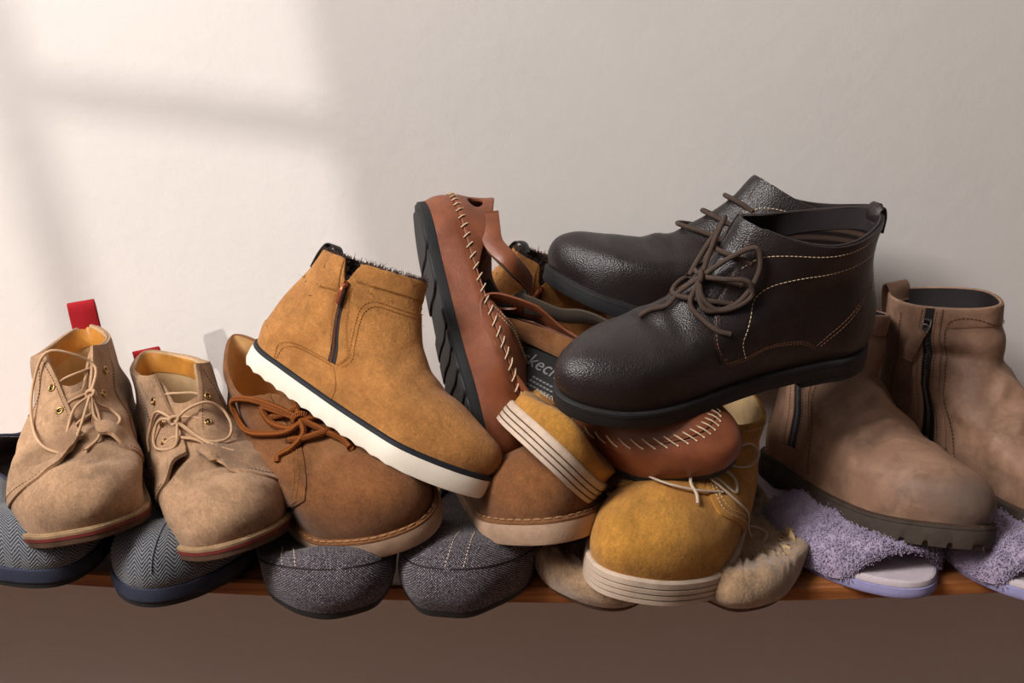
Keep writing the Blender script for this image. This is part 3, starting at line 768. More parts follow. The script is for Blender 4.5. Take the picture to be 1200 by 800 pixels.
for nm, x0, x1, y0, y1 in (('window_bar', -.345, -.315, WB, .8), ('window_bar', -.70, -.67, WB, .8), ('window_frame', .0, .03, WB, .8), ('window_frame', -1.05, -1.02, WB, .8)): wbox(nm, 'paint_white', x0, x1, y0, y1, .03, wn)
# yaw, pitch, roll (degrees), x, y, z (metres), scale
POSES = {
'navy_L': ('navy', 1, (-66, 0, 0, -.4707, .1944, .0431)),
'navy_R': ('navy_flat', -1, (-82.8, 0, 0, -.2869, .2197, .0284)),
'tweed_L': ('tweed_flat', 1, (-81.8, 0, 0, -.1834, .2121, .0167)),
'tweed_R': ('tweed', -1, (-96.3, 0, 0, -.0070, .2240, .0115)),
'mocc_L': ('moccasin', 1, (-87.7, 0, 0, .0577, .2258, .0100)),
'mocc_R': ('moccasin', -1, (-91.2, 0, 0, .1929, .2235, .0113)),
'terry_L': ('terry', 1, (-78.7, 0, 0, .2498, .2398, .0139)),
'terry_R': ('terry', -1, (-75, 0, 0, .3680, .2250, .0180)),
'chukka_L': ('chukka', 1, (-75, -1, 7.4, -.4044, .2208, .0620)),
'chukka_R': ('chukka', -1, (-60, -3.6, 5.0, -.3342, .2113, .0401)),
'desert_L': ('desert', 1, (-55.6, 3.4, 18.6, -.2470, .2011, .0774)),
'desert_R': ('desert_flat', -1, (-69.6, -8.5, .9, -.0458, .2006, .0470)),
'yellow_R': ('yellow', -1, (-113.4, 2.0, -7.6, .2081, .1912, .0430)),
'yellow_L': ('yellow_flat', 1, (-111.7, -22.5, -33.6, .1050, .2472, .0287)),
'fur_L': ('fur', 1, (-29.5, 21.5, -20.5, -.2440, .2035, .1600, .94)),
'fur_B': ('fur', 1, (-27, 26, -9, -0.0641, 0.2867, 0.1534, .92)),
'sandal_up': ('sandal', -1, (-69.8, 50.2, -81.9, -.0904, .2587, .2777, .95)),
'sandal_low': ('sandal', 1, (-37.7, 15.0, 29, -.0257, .1641, .1600, .90)),
'dark_F': ('dark', 1, (199.3, 6.2, -12.5, .3127, .1568, .1793)),
'dark_B': ('dark', -1, (186.5, -10.1, -1.2, .3257, .2148, .1628)),
'zip_L': ('zip', 1, (-74.5, -5.0, -7.5, .2540, .1930, .0560, .93)),
'zip_R': ('zip', -1, (-66.1, -2.0, 4.6, .3701, .2169, .0663, .93)),
}

KS = dict(fur_L=.885, sandal_up=.94, sandal_low=.97, dark_F=.925, dark_B=.99, desert_L=.99, desert_R=1.04, yellow_L=.955, yellow_R=.985, zip_L=1.06, zip_R=1.03, chukka_R=.985, chukka_L=.98)
for n_, k_ in KS.items():
    a_ = POSES[n_]; q_ = a_[2]; c_ = (0, -.78, .421)
    POSES[n_] = (a_[0], a_[1], tuple(q_[:3]) + tuple(c_[i] + (q_[3 + i] - c_[i]) * k_ for i in range(3)) + ((q_[6] if len(q_) > 6 else 1.) * k_,))
# ---------------------------------------------------------------- shoe builders
def S(sh, w, t, off=0.): return sh.pt(arr([w]), arr([t]), off)[0]
def SP(sh, pts): return [S(sh, *p) if len(p) == 3 else S(sh, p[0], p[1], .2) for p in pts]

def add_ribbon(mb, path, side, width, th, n=30):
    """flat strap swept along path; side = width direction (one vector or one per point)"""
    P = spline(path, n); T = np.gradient(P, axis=0); T /= np.linalg.norm(T, axis=1, keepdims=True)
    sd = arr(side); sd = np.broadcast_to(sd, P.shape) if sd.ndim == 1 else spline(sd, n)
    sd = sd - T * (sd * T).sum(1, keepdims=True); sd = sd / np.linalg.norm(sd, axis=1, keepdims=True)
    nn = np.cross(T, sd); w = np.broadcast_to(arr(width), (len(P),))[:, None] / 2 if np.ndim(width) == 0 else np.interp(np.linspace(0, 1, n), np.linspace(0, 1, len(width)), width)[:, None] / 2
    R = [P + sd * w * a + nn * th / 2 * b for a, b in ((-1, -.6), (-.94, -1), (.94, -1), (1, -.6), (1, .6), (.94, 1), (-.94, 1), (-1, .6))]
    d = np.r_[0, np.cumsum(np.linalg.norm(np.diff(P, axis=0), axis=1))]
    b0 = mb.n
    add_grid(mb, np.stack(R, 1), cv=True, uv=np.stack([np.repeat(d[:, None], 8, 1), np.repeat(np.arange(8)[None] / 8., n, 0)], -1))
    mb.f.append(tuple(b0 + 7 - i for i in range(8))); mb.f.append(tuple(b0 + (n - 1) * 8 + i for i in range(8)))
    return mb

def strap_on_shell(sh, vts, offs, width, th, name, mat, root, n=40):
    q = spline(np.c_[arr(vts), arr(offs)], n); P = sh.pt(q[:, 0], q[:, 1], q[:, 2]); N = sh.nrm(q[:, 0], q[:, 1])
    T = np.gradient(P, axis=0); sd = np.cross(T, N); sd /= np.linalg.norm(sd, axis=1, keepdims=True)
    return add_ribbon(MB(), P, sd, width, th, n).build(name, mat, root)

def stitch_obj(sh, paths, mat, root, dash=.2, gap=.1, r=.035, off=.26, name='stitching', n=120):
    mb = MB()
    for p in paths: add_dashes(mb, vt_path(sh, p, n, off), dash, gap, r)
    return mb.build(name, mat, root, kind='stuff')

def lace(sh, pts, r, mat, root, n=60, sides=8, name='lace'):
    return tube(name, mat, root, SP(sh, pts), r, sides, n)

def collar_roll(sh, mat, root, r=.2, t=1., off=-.12, name='collar_binding', t1=None):
    v = -1 + 2 * np.arange(100) / 100
    tt = t1(v) if t1 else np.full(100, t)
    P = sh.pt(v, tt, off); mb = MB()
    N = sh.nrm(v, tt); up = np.array([0, 0, 1.])
    th = np.linspace(0, 2 * PI, 9)[:-1]
    T = np.roll(P, -1, 0) - np.roll(P, 1, 0); T /= np.linalg.norm(T, axis=1, keepdims=True)
    a = np.cross(T, up); a /= np.maximum(np.linalg.norm(a, axis=1, keepdims=True), 1e-6); b = np.cross(a, T)
    G = np.stack([P + r * (math.cos(k) * a + math.sin(k) * b) for k in th], 1)
    add_grid(mb, G, cu=True, cv=True); return mb.build(name, mat, root)

# ---- pair of beige chukka boots
def build_chukka(name, label, inner, pose, group, tab_h=2.3, loopset=0):
    r = thing(name, label, 'boot', pose, group); sh = shell_chukka(inner)
    m = (lambda w: w) if inner == 1 else (lambda w: 2 - w)
    mp = lambda L: [(m(p[0]),) + tuple(p[1:]) for p in L]
    def t1(v):
        w = np.where(v < 0, v + 2, v); w = w if inner == 1 else 2 - w
        return 1 - .2 * np.exp(-(np.maximum(np.abs(w - .92) - .06, 0) / .11) ** 2)
    up, ln = make_upper(sh, 'suede_beige', r, t1=t1, lining='lining_tan', name='vamp')
    # gold leather band inside the collar
    V = np.linspace(.0, 2, 90); k = np.linspace(0, 1, 8)
    T = t1(np.where(V > 1, V - 2, V)); Vg = np.repeat(V[:, None], 8, 1); Tg = T[:, None] - .02 - .16 * k[None]
    mb = MB(); add_grid(mb, sh.pt(Vg, Tg, -.34)); mb.build('lining_band', 'leather_gold', r)
    qa = [mp([(.005, .0), (.3, 0), (.5, .02), (.62, .14), (.73, .32), (.845, .53)]), mp([(.005, .52), (.3, .52), (.5, .54), (.62, .6), (.73, .68), (.80, .77)]), mp([(.005, 1), (.25, 1), (.45, 1), (.58, 1), (.66, 1), (.73, 1.)])]
    qb = [mp([(1.995, 0), (1.7, 0), (1.47, .02), (1.28, .12), (1.1, .32), (.905, .545)]), mp([(1.995, .52), (1.7, .52), (1.45, .54), (1.28, .6), (1.12, .68), (.98, .77)]), mp([(1.995, 1), (1.7, 1), (1.5, 1), (1.32, 1), (1.2, 1), (1.10, 1)])]
    ww = lambda V: (lambda w: w if inner == 1 else 2 - w)(np.where(V < 0, V + 2, V))
    fl = lambda V, T: .35 * sstep(.6, 1, T) * np.exp(-((ww(V) - .74) / .14) ** 2) + .75 * np.exp(-((T - .47) / .13) ** 2 - ((ww(V) - .80) / .075) ** 2)
    fl2 = lambda V, T: .7 * np.exp(-((T - .47) / .13) ** 2 - ((ww(V) - .97) / .09) ** 2)
    q1 = make_patch(sh, qa, 'quarter', 'suede_beige', r, .02, .22, 50, 30, bulge=fl, edge_sharp=.2)
    q2 = make_patch(sh, qb, 'quarter', 'suede_beige', r, .02, .22, 50, 30, edge_sharp=.2, bulge=fl2)
    e = []
    for w, t in ((.695, .60), (.69, .73), (.675, .86)): e.append(eyelet(sh, m(w), t, q1, .28 + (.25 if t > .8 else .12 if t > .7 else 0), .27)[0])
    for w, t in ((.985, .60), (1.03, .72), (1.09, .84)): e.append(eyelet(sh, m(w), t, q2, .28, .27)[0])
    ed = .03
    stitch_obj(sh, [mp([(.82, .56), (.775, .77), (.705, .985)]), mp([(.805, .55), (.76, .77), (.69, .985)]), mp([(.35, .03), (.51, .05), (.63, .17), (.735, .35), (.835, .55)])], 'thread_brown', q1, off=.27)
    stitch_obj(sh, [mp([(.935, .565), (1.01, .77), (1.13, .985)]), mp([(1.62, .03), (1.47, .05), (1.29, .15), (1.11, .35), (.93, .56)]), mp([(1.6, .5), (1.45, .58), (1.3, .72), (1.16, .97)])], 'thread_brown', q2, off=.27)
    stitch_obj(sh, [mp([(.56, .99), (.55, .75), (.58, .5), (.62, .2)]), mp([(.545, .99), (.535, .75), (.565, .5), (.605, .2)])], 'thread_brown', q1, off=.27)
    # tongue
    tg = [mp([(.80, .50), (.875, .49), (.96, .50)]), mp([(.74, .72), (.88, .70), (1.02, .72)]), mp([(.74, .86), (.89, .84), (1.04, .86)])]
    make_patch(sh, tg, 'tongue', 'suede_beige', r, -.16, .1, 20, 20)
    # laces: three bars, a knot and bows
    A, B = e[:3], e[3:]
    for i in range(3):
        c = (A[i] + B[i]) / 2 + arr([.3, 0, .55]); tube('lace', 'lace_beige', r, [A[i] - arr([0, 0, .1]), A[i] * .75 + B[i] * .25 + arr([.1, 0, .5]), c, A[i] * .25 + B[i] * .75 + arr([.1, 0, .4]), B[i] - arr([0, 0, .1])], .13, 8, 30)
    K = S(sh, m(.84), .74, .95)
    kn = MB(); th = np.linspace(0, 2 * PI, 14)[:-1]
    add_tube(kn, [K + arr([.15 * math.cos(a), .38 * math.cos(a), .34 * math.sin(a)]) for a in th], .15, 8, True, 30); add_tube(kn, [K + arr([.25 * math.sin(a), .3 * math.sin(a + 1), .3 * math.cos(a)]) for a in th], .14, 8, True, 30)
    kn.build('lace_knot', 'lace_beige', r)
    if loopset == 0:
        big = [(.84, .74, .9), (.77, .89, .8), (.90, .97, .6), (1.04, .99, .75), (1.2, .88, .8), (1.26, .66, .6), (1.12, .5, .5), (1.0, .47, .45), (.93, .56, .7), (.85, .73, .9)]
        small = [(.84, .74, .9), (.78, .66, .7), (.72, .60, .6), (.69, .52, .45), (.75, .5, .45), (.82, .6, .7), (.84, .73, .9)]
        end1 = [(.84, .74, .9), (.80, .60, .6), (.84, .50, .35), (.92, .44, .25)]; end2 = [(.84, .74, .9), (.93, .7, .6), (1.0, .6, .4), (1.02, .5, .3)]
    else:
        big = [(.84, .74, .9), (.93, .79, .8), (1.04, .80, .9), (1.14, .74, .9), (1.18, .64, .7), (1.1, .58, .6), (.98, .6, .65), (.86, .72, .9)]
        small = [(.84, .74, .9), (.76, .76, .9), (.66, .70, .7), (.62, .58, .5), (.68, .54, .4), (.78, .6, .6), (.85, .73, .9)]
        end1 = [(.84, .74, .9), (.72, .80, .8), (.60, .70, .5), (.55, .55, .35), (.56, .46, .25)]; end2 = [(.84, .74, .9), (.92, .66, .6), (1.02, .56, .4), (1.1, .5, .3)]
    for p in (big, small, end1, end2): lace(sh, mp(p), .125, 'lace_beige', r, 70)
    # heel loop
    c = S(sh, 0, 1, .2)
    if tab_h > 1.5: path = [c + arr([-.05, 0, -1.6]), c + arr([-.05, 0, 0]), c + arr([-.1, 0, tab_h * .8]), c + arr([.15, 0, tab_h]), c + arr([.4, 0, tab_h * .8]), c + arr([.55, 0, -.3])]
    else: path = [c + arr([-.1, 0, -1.6]), c + arr([-.25, 0, -.2]), c + arr([-.5, 0, tab_h * .7]), c + arr([-.3, 0, tab_h]), c + arr([.1, 0, tab_h * .6]), c + arr([.55, 0, -.5])]
    mb = MB(); add_ribbon(mb, path, (0, 1, 0), 2.5, .16); mb.build('pull_tab', 'red_tab', r, label='red fabric pull tab at the heel')
    # sole: pale welt, maroon stripe, worn sole
    make_sole(sh, [(-.1, .12), (.28, .1), (.4, 0), (.4, -.2), (.3, -.24)], 'welt', 'welt_tan', r)
    make_sole(sh, [(.2, -.2), (.42, -.24), (.42, -.46), (.2, -.5)], 'sole_stripe', 'welt_maroon', r, label='maroon stripe round the sole')
    make_sole(sh, [(.2, -.44), (.38, -.48), (.38, -.9), (.28, -1.0)], 'outsole', 'sole_dark', r)
    make_sole(sh, [(.3, -.9), (.36, -1.0), (.3, -1.9)], 'heel_block', 'sole_dark', r, xlim=7.0, zfun=lambda p, k: .0)
    mb = MB(); v, p, n = outline(sh, 200); q = p + n * .3; q[:, 2] += .13; add_dashes(mb, q, .3, .12, .035); mb.build('welt_stitching', 'thread_tan', r, kind='stuff')
    return r

# ---- pair of brown desert boots
def build_desert(name, label, inner, pose, group, full=True, shape=None):
    r = thing(name, label, 'boot', pose, group); sh = SHELLS[shape or 'desert'](inner)
    t1 = lambda v: 1 - .16 * sstep(.78, .95, np.abs(v))
    make_upper(sh, 'suede_brown', r, t1=t1, lining='lining_sand', name='vamp')
    for s_ in (1, -1):
        m = lambda L: [(s_ * a, b) for a, b in L]
        rails = [m([(.005, 0), (.3, 0), (.52, .02), (.60, .12), (.66, .18), (.72, .24)]), m([(.005, .5), (.3, .5), (.5, .5), (.62, .49), (.72, .48), (.785, .47)]), m([(.005, 1), (.3, 1), (.5, 1), (.65, 1), (.75, 1), (.85, 1)])]
        q = make_patch(sh, rails, 'quarter', 'suede_brown', r, .02, .2, 46, 30)
        stitch_obj(sh, [m([(.70, .25), (.765, .47), (.83, .98)]), m([(.685, .25), (.75, .47), (.815, .98)]), m([(.55, .06), (.62, .15), (.70, .24)])], 'thread_gold', q, off=.26)
        for t in (.66, .86): eyelet(sh, s_ * (.76 + .05 * (t - .66)), t, q, .24, .17, 'thread_brown')
    make_patch(sh, [[(.80, .5), (1, .46), (1.2, .5)], [(.82, .8), (1, .78), (1.18, .8)], [(.84, 1), (1, .96), (1.16, 1)]], 'tongue', 'suede_brown', r, -.12, .14, 24, 20)
    stitch_obj(sh, [[(.1, .96), (.4, .965), (.7, .965)], [(1.9, .96), (1.6, .965), (1.3, .965)]], 'thread_gold', r, off=.25)
    if full:
        n = 1 if inner == -1 else -1                      # the side that faces the viewer
        w = lambda x: (1 + (1 - x)) if n < 0 else x
        mp = lambda L: [(w(a), b, c) for a, b, c in L]
        P = [[(.77, .66, .3), (.86, .67, .5), (1.0, .66, .7), (1.14, .66, .5), (1.23, .66, .3)], [(.77, .86, .3), (.88, .86, .6), (1.0, .86, .8), (1.12, .86, .6), (1.22, .86, .3)],
             [(.93, .8, .68), (.85, .92, .68), (.72, 1.0, .68), (.6, .97, .68), (.555, .84, .68), (.60, .72, .8), (.70, .70, .6), (.82, .74, .6), (.92, .78, .68)],
             [(.93, .8, .68), (.86, .88, .68), (.79, .93, .68), (.77, .84, .6), (.84, .76, .6), (.92, .78, .68)],
             [(.93, .8, .68), (.98, .9, .68), (1.06, .95, .68), (1.12, .85, .8), (1.05, .76, .7), (.95, .79, .68)],
             [(.93, .8, .68), (.87, .7, .6), (.77, .60, .4), (.71, .54, .35), (.70, .5, .3)], [(.93, .8, .68), (.99, .68, .6), (1.02, .56, .4), (1.0, .5, .35)]]
        for p in P: tube('lace', 'rope_brown', r, SP(sh, mp(p)), .28, 10, 70)
        K = S(sh, w(.93), .8, .7); th = np.linspace(0, 2 * PI, 14)[:-1]; kn = MB()
        add_tube(kn, [K + arr([.2 * math.cos(a), .5 * math.cos(a), .45 * math.sin(a)]) for a in th], .26, 10, True, 30); kn.build('lace_knot', 'rope_brown', r)
    make_sole(sh, [(-.1, .18), (.30, .16), (.5, .04), (.5, -.12), (.3, -.18)], 'welt', 'suede_brown', r)
    make_sole(sh, [(.2, -.1), (.5, -.16), (.56, -.5), (.54, -1.4), (.42, -1.7)], 'crepe_sole', 'crepe', r, zfun=lambda p, k: (.06 * np.sin(p[:, 0] * 2.3 + p[:, 1] * 1.7)) * (k in (2, 3)))
    mb = MB(); v, p, n = outline(sh, 260); q = p + n * .33; q[:, 2] += .2; add_dashes(mb, q, .62, .16, .1); mb.build('welt_stitching', 'thread_welt', r, kind='stuff')
    return r

# ---- pair of mustard suede lace-ups
def build_yellow(name, label, inner, pose, group, full=True, shape=None):
    r = thing(name, label, 'shoe', pose, group); sh = SHELLS[shape or 'yellow'](inner)
    t1 = lambda v: 1 - .16 * sstep(.8, .96, np.abs(v))
    make_upper(sh, 'suede_mustard', r, t1=t1, lining='lining_tan', name='vamp')
    for s_ in (1, -1):
        m = lambda L: [(s_ * a, b) for a, b in L]
        rails = [m([(.005, 0), (.3, 0), (.5, .01), (.58, .16), (.65, .265), (.74, .37)]), m([(.005, .5), (.3, .5), (.5, .5), (.64, .5), (.74, .5), (.80, .51)]), m([(.005, 1), (.3, 1), (.5, 1), (.65, 1), (.78, 1), (.88, 1)])]
        q = make_patch(sh, rails, 'quarter', 'suede_mustard', r, .02, .2, 46, 30)
        stitch_obj(sh, [m([(.56, .17), (.64, .285), (.725, .385), (.785, .52), (.86, .98)]), m([(.55, .19), (.63, .305), (.71, .40), (.77, .52), (.845, .98)]), m([(.1, .95), (.4, .955), (.84, .96)])], 'thread_pale', q, off=.27, r=.04)
        for t in (.52, .68, .84): eyelet(sh, s_ * (.755 + .15 * (t - .52)), t, q, .24, .17, 'thread_brown')
    make_patch(sh, [[(.80, .46), (1, .42), (1.2, .46)], [(.82, .75), (1, .73), (1.18, .75)], [(.84, 1), (1, .97), (1.16, 1)]], 'tongue', 'suede_mustard', r, -.12, .14, 24, 20)
    n = 1 if inner == -1 else -1
    w = lambda x: (2 - x) if n < 0 else x
    mp = lambda L: [(w(a), b, c) for a, b, c in L]
    P = [[(.755, t, .25), (.86, t + .01, .4), (1, t + .02, .45), (1.14, t + .01, .4), (1.245, t, .25)] for t in (.52, .68, .84)]
    if full:
        P += [[(.93, .7, .7), (.84, .64, .6), (.77, .6, .5), (.70, .50, .4), (.70, .58, .4), (.78, .68, .6), (.9, .72, .7)],
              [(.93, .7, .7), (.8, .80, .7), (.66, .86, .7), (.56, .74, .7), (.58, .62, .6), (.66, .64, .5), (.80, .72, .6), (.92, .71, .7)],
              [(.9, .68, .6), (.78, .56, .5), (.68, .42, .4), (.6, .28, .35), (.55, .14, .4), (.51, .03, .9)], [(.93, .7, .7), (.90, .58, .5), (.86, .5, .4), (.84, .44, .3)]]
    for p in P: tube('lace', 'lace_pale', r, SP(sh, mp(p)), .135, 8, 60, flat=.7)
    # layered rubber sole: bands parted by recessed grooves
    make_sole(sh, [(-.1, .2), (.2, .17), (.34, .02), (.36, -.42), (.24, -.46)], 'sole_layer', 'rubber_cream', r)
    z = -.46
    for i in range(3):
        make_sole(sh, [(.16, z + .04), (.25, z + .04), (.25, z - .12), (.16, z - .12)], 'sole_groove', 'groove_dark', r); z -= .07
        o = .38 - .02 * i
        make_sole(sh, [(.2, z + .0), (o, z - .03), (o, z - .36), (.2, z - .40)], 'sole_layer', 'rubber_cream', r); z -= .4
    return r

# ---- pair of fur-lined ankle boots
def build_fur(name, label, inner, pose, group):
    r = thing(name, label, 'boot', pose, group); sh = shell_fur(inner); n = -inner
    vz = lambda t: -.445 - .075 * np.clip(t, 0, 1)
    def t1(v):
        return 1 - .13 * np.exp(-((v * n - .50) / .035) ** 2)
    up, ln = make_upper(sh, 'suede_tan', r, t1=t1, lining='fur_dark', nv=224, nt=56)
    m = lambda L: [(n * a, b) for a, b in L]
    # overlaid panels: front shaft panel, collar band, heel panel
    W_ = [.475, .7, .9, 1., 1.1, 1.3, 1.525]
    lo = lambda w, k: (w + (0 if 0.9 <= w <= 1.1 else (k * .13 * (1 if w < 1 else -1) * (1 - abs(abs(w - 1) - .525) / .45 if False else max(0, (abs(w - 1) - .1) / .425)))), [.004, .23, .40, .58, .72, .815][int(round(k * 5))] + (.045 * k if .6 < w < 1.4 else 0))
    make_patch(sh, [m([lo(w, k) for k in (0, .2, .4, .6, .8, 1.)]) for w in W_], 'front_panel', 'suede_tan', r, .02, .09, 40, 70, bulge=lambda V, T: -.1 * (1 - sstep(.16, .25, T)))
    for a, b in ((.55, 1.0), (1.0, 1.45)):
        make_patch(sh, [m([(a, .905), ((a + b) / 2, .915), (b, .905 if b > 1 else .92)]), m([(a, 1), ((a + b) / 2, 1), (b, 1)])], 'collar_band', 'suede_tan', r, .02, .07, 40, 12)
    make_patch(sh, [m([(.36, .76), (.42, .785), (.478, .81)]), m([(.36, 1), (.40, 1), (.45, .985)])], 'collar_band', 'suede_tan', r, .02, .13, 24, 12)
    make_patch(sh, [m([(.005, .005), (.15, .005), (.27, .005), (.38, .005), (.47, .005)]), m([(.005, .20), (.15, .19), (.275, .12), (.38, .15), (.46, .21)])], 'heel_panel', 'suede_tan', r, .02, .09, 40, 16)
    st = [m([(.47, .23), (.507, .34), (.557, .57), (.6, .78), (.65, .835), (.8, .85), (1, .86)]), m([(.485, .24), (.522, .34), (.572, .57), (.615, .76), (.665, .815), (.8, .83), (1, .842)]),
          m([(.555, .90), (.7, .915), (.85, .92), (1, .92)]), m([(.36, .755), (.42, .78), (.475, .805)]), m([(.265, .02), (.275, .135), (.33, .205), (.40, .22), (.455, .225)]), m([(.272, .02), (.29, .12), (.335, .185), (.40, .2), (.455, .205)]), m([(.535, .86), (.53, .6), (.515, .4), (.48, .25)]), m([(.47, .8), (.465, .6), (.455, .4), (.45, .25)]), m([(1, .86), (1.2, .85), (1.39, .80), (1.44, .57), (1.49, .34)])]
    stitch_obj(sh, st, 'thread_gold', r, off=.17, r=.04)
    # zip: tape, teeth, slider, tab
    tz = np.linspace(.225, .86, 40); zp_ = lambda t: .452 + .058 * (t - .225) / .63
    make_patch(sh, [m([(zp_(t) - .012, t) for t in tz]), m([(zp_(t) + .012, t) for t in tz])], 'zip_tape', 'lining_dark', r, .03, .04, 50, 6)
    mb = MB()
    for i, t in enumerate(np.linspace(.235, .855, 62)):
        p = S(sh, n * zp_(t), t, .16); q = S(sh, n * zp_(t), t + .01, .16); nn = sh.nrm(arr([n * zp_(t)]), arr([t]))[0]
        A = frame(q - p, nn); add_box(mb, p + A[:, 1] * (.05 if i % 2 else -.05), (.075, .16, .1), A, bev=.02)
    mb.build('zip_teeth', 'copper', r, kind='stuff')
    p = S(sh, n * zp_(.86), .86, .24); q = S(sh, n * zp_(.88), .88, .24); nn = sh.nrm(arr([n * .5]), arr([.86]))[0]; A = frame(q - p, nn)
    sl = add_box(MB(), p, (.7, .5, .26), A, bev=.08).build('zip_slider', 'copper', r)
    mb = MB(); add_ribbon(mb, [p + nn * .2, p + nn * .42 - A[:, 0] * .4, p + nn * .4 - A[:, 0] * 1.2, p + nn * .3 - A[:, 0] * 2.0], A[:, 1], (.3, .5, .5, .4), .12); mb.build('zip_tab', 'copper', sl)
    # black strip, white wavy sole
    make_sole(sh, [(-.1, .14), (.2, .12), (.34, .02), (.34, -.34), (.2, -.4)], 'sole_strip', 'strip_black', r)
    mb = MB(); v, p, nn = outline(sh, 260); q = p + nn * .3; q[:, 2] += .1; add_dashes(mb, q, .3, .14, .045); mb.build('strip_stitching', 'strip_black', r, kind='stuff')
    def wav(p, k): return (k >= 3) * (.20 * np.abs(np.sin(p[:, 0] * PI / 1.75)) * (1 - sstep(17, 25, p[:, 0]))) + (k >= 2) * 0
    make_sole(sh, [(.2, -.3), (.34, -.36), (.40, -.7), (.40, -1.95), (.30, -2.2)], 'wavy_sole', 'rubber_white', r, nv=300, zfun=wav)
    # heel pull loop and fur
    c = S(sh, 0, 1, .1); mb = MB(); add_ribbon(mb, [c + arr([-.3, 0, -2.2]), c + arr([-.25, 0, -.5]), c + arr([.1, 0, .6]), c + arr([.9, 0, .75]), c + arr([1.6, 0, .1])], (0, 1, 0), 1.7, .16); mb.build('pull_loop', 'tag_black', r, label='dark brown leather loop at the heel')
    V = np.random.RandomState(3).uniform(-1, 1, 5000); K = np.random.RandomState(4).uniform(0, 1, 5000) ** 1.5
    T = t1(V) - .32 * K; P = sh.pt(V, T, -.35); N = -sh.nrm(V, T); rim = (K < .12)[:, None]; N = np.where(rim, N * .3 + arr([0, 0, 1.]), N)
    fur(P, N, 13000, .42, .05, 'fur_pile', 'fur_dark', ln, spread=.6, seed=5, curl=.9)
    return r

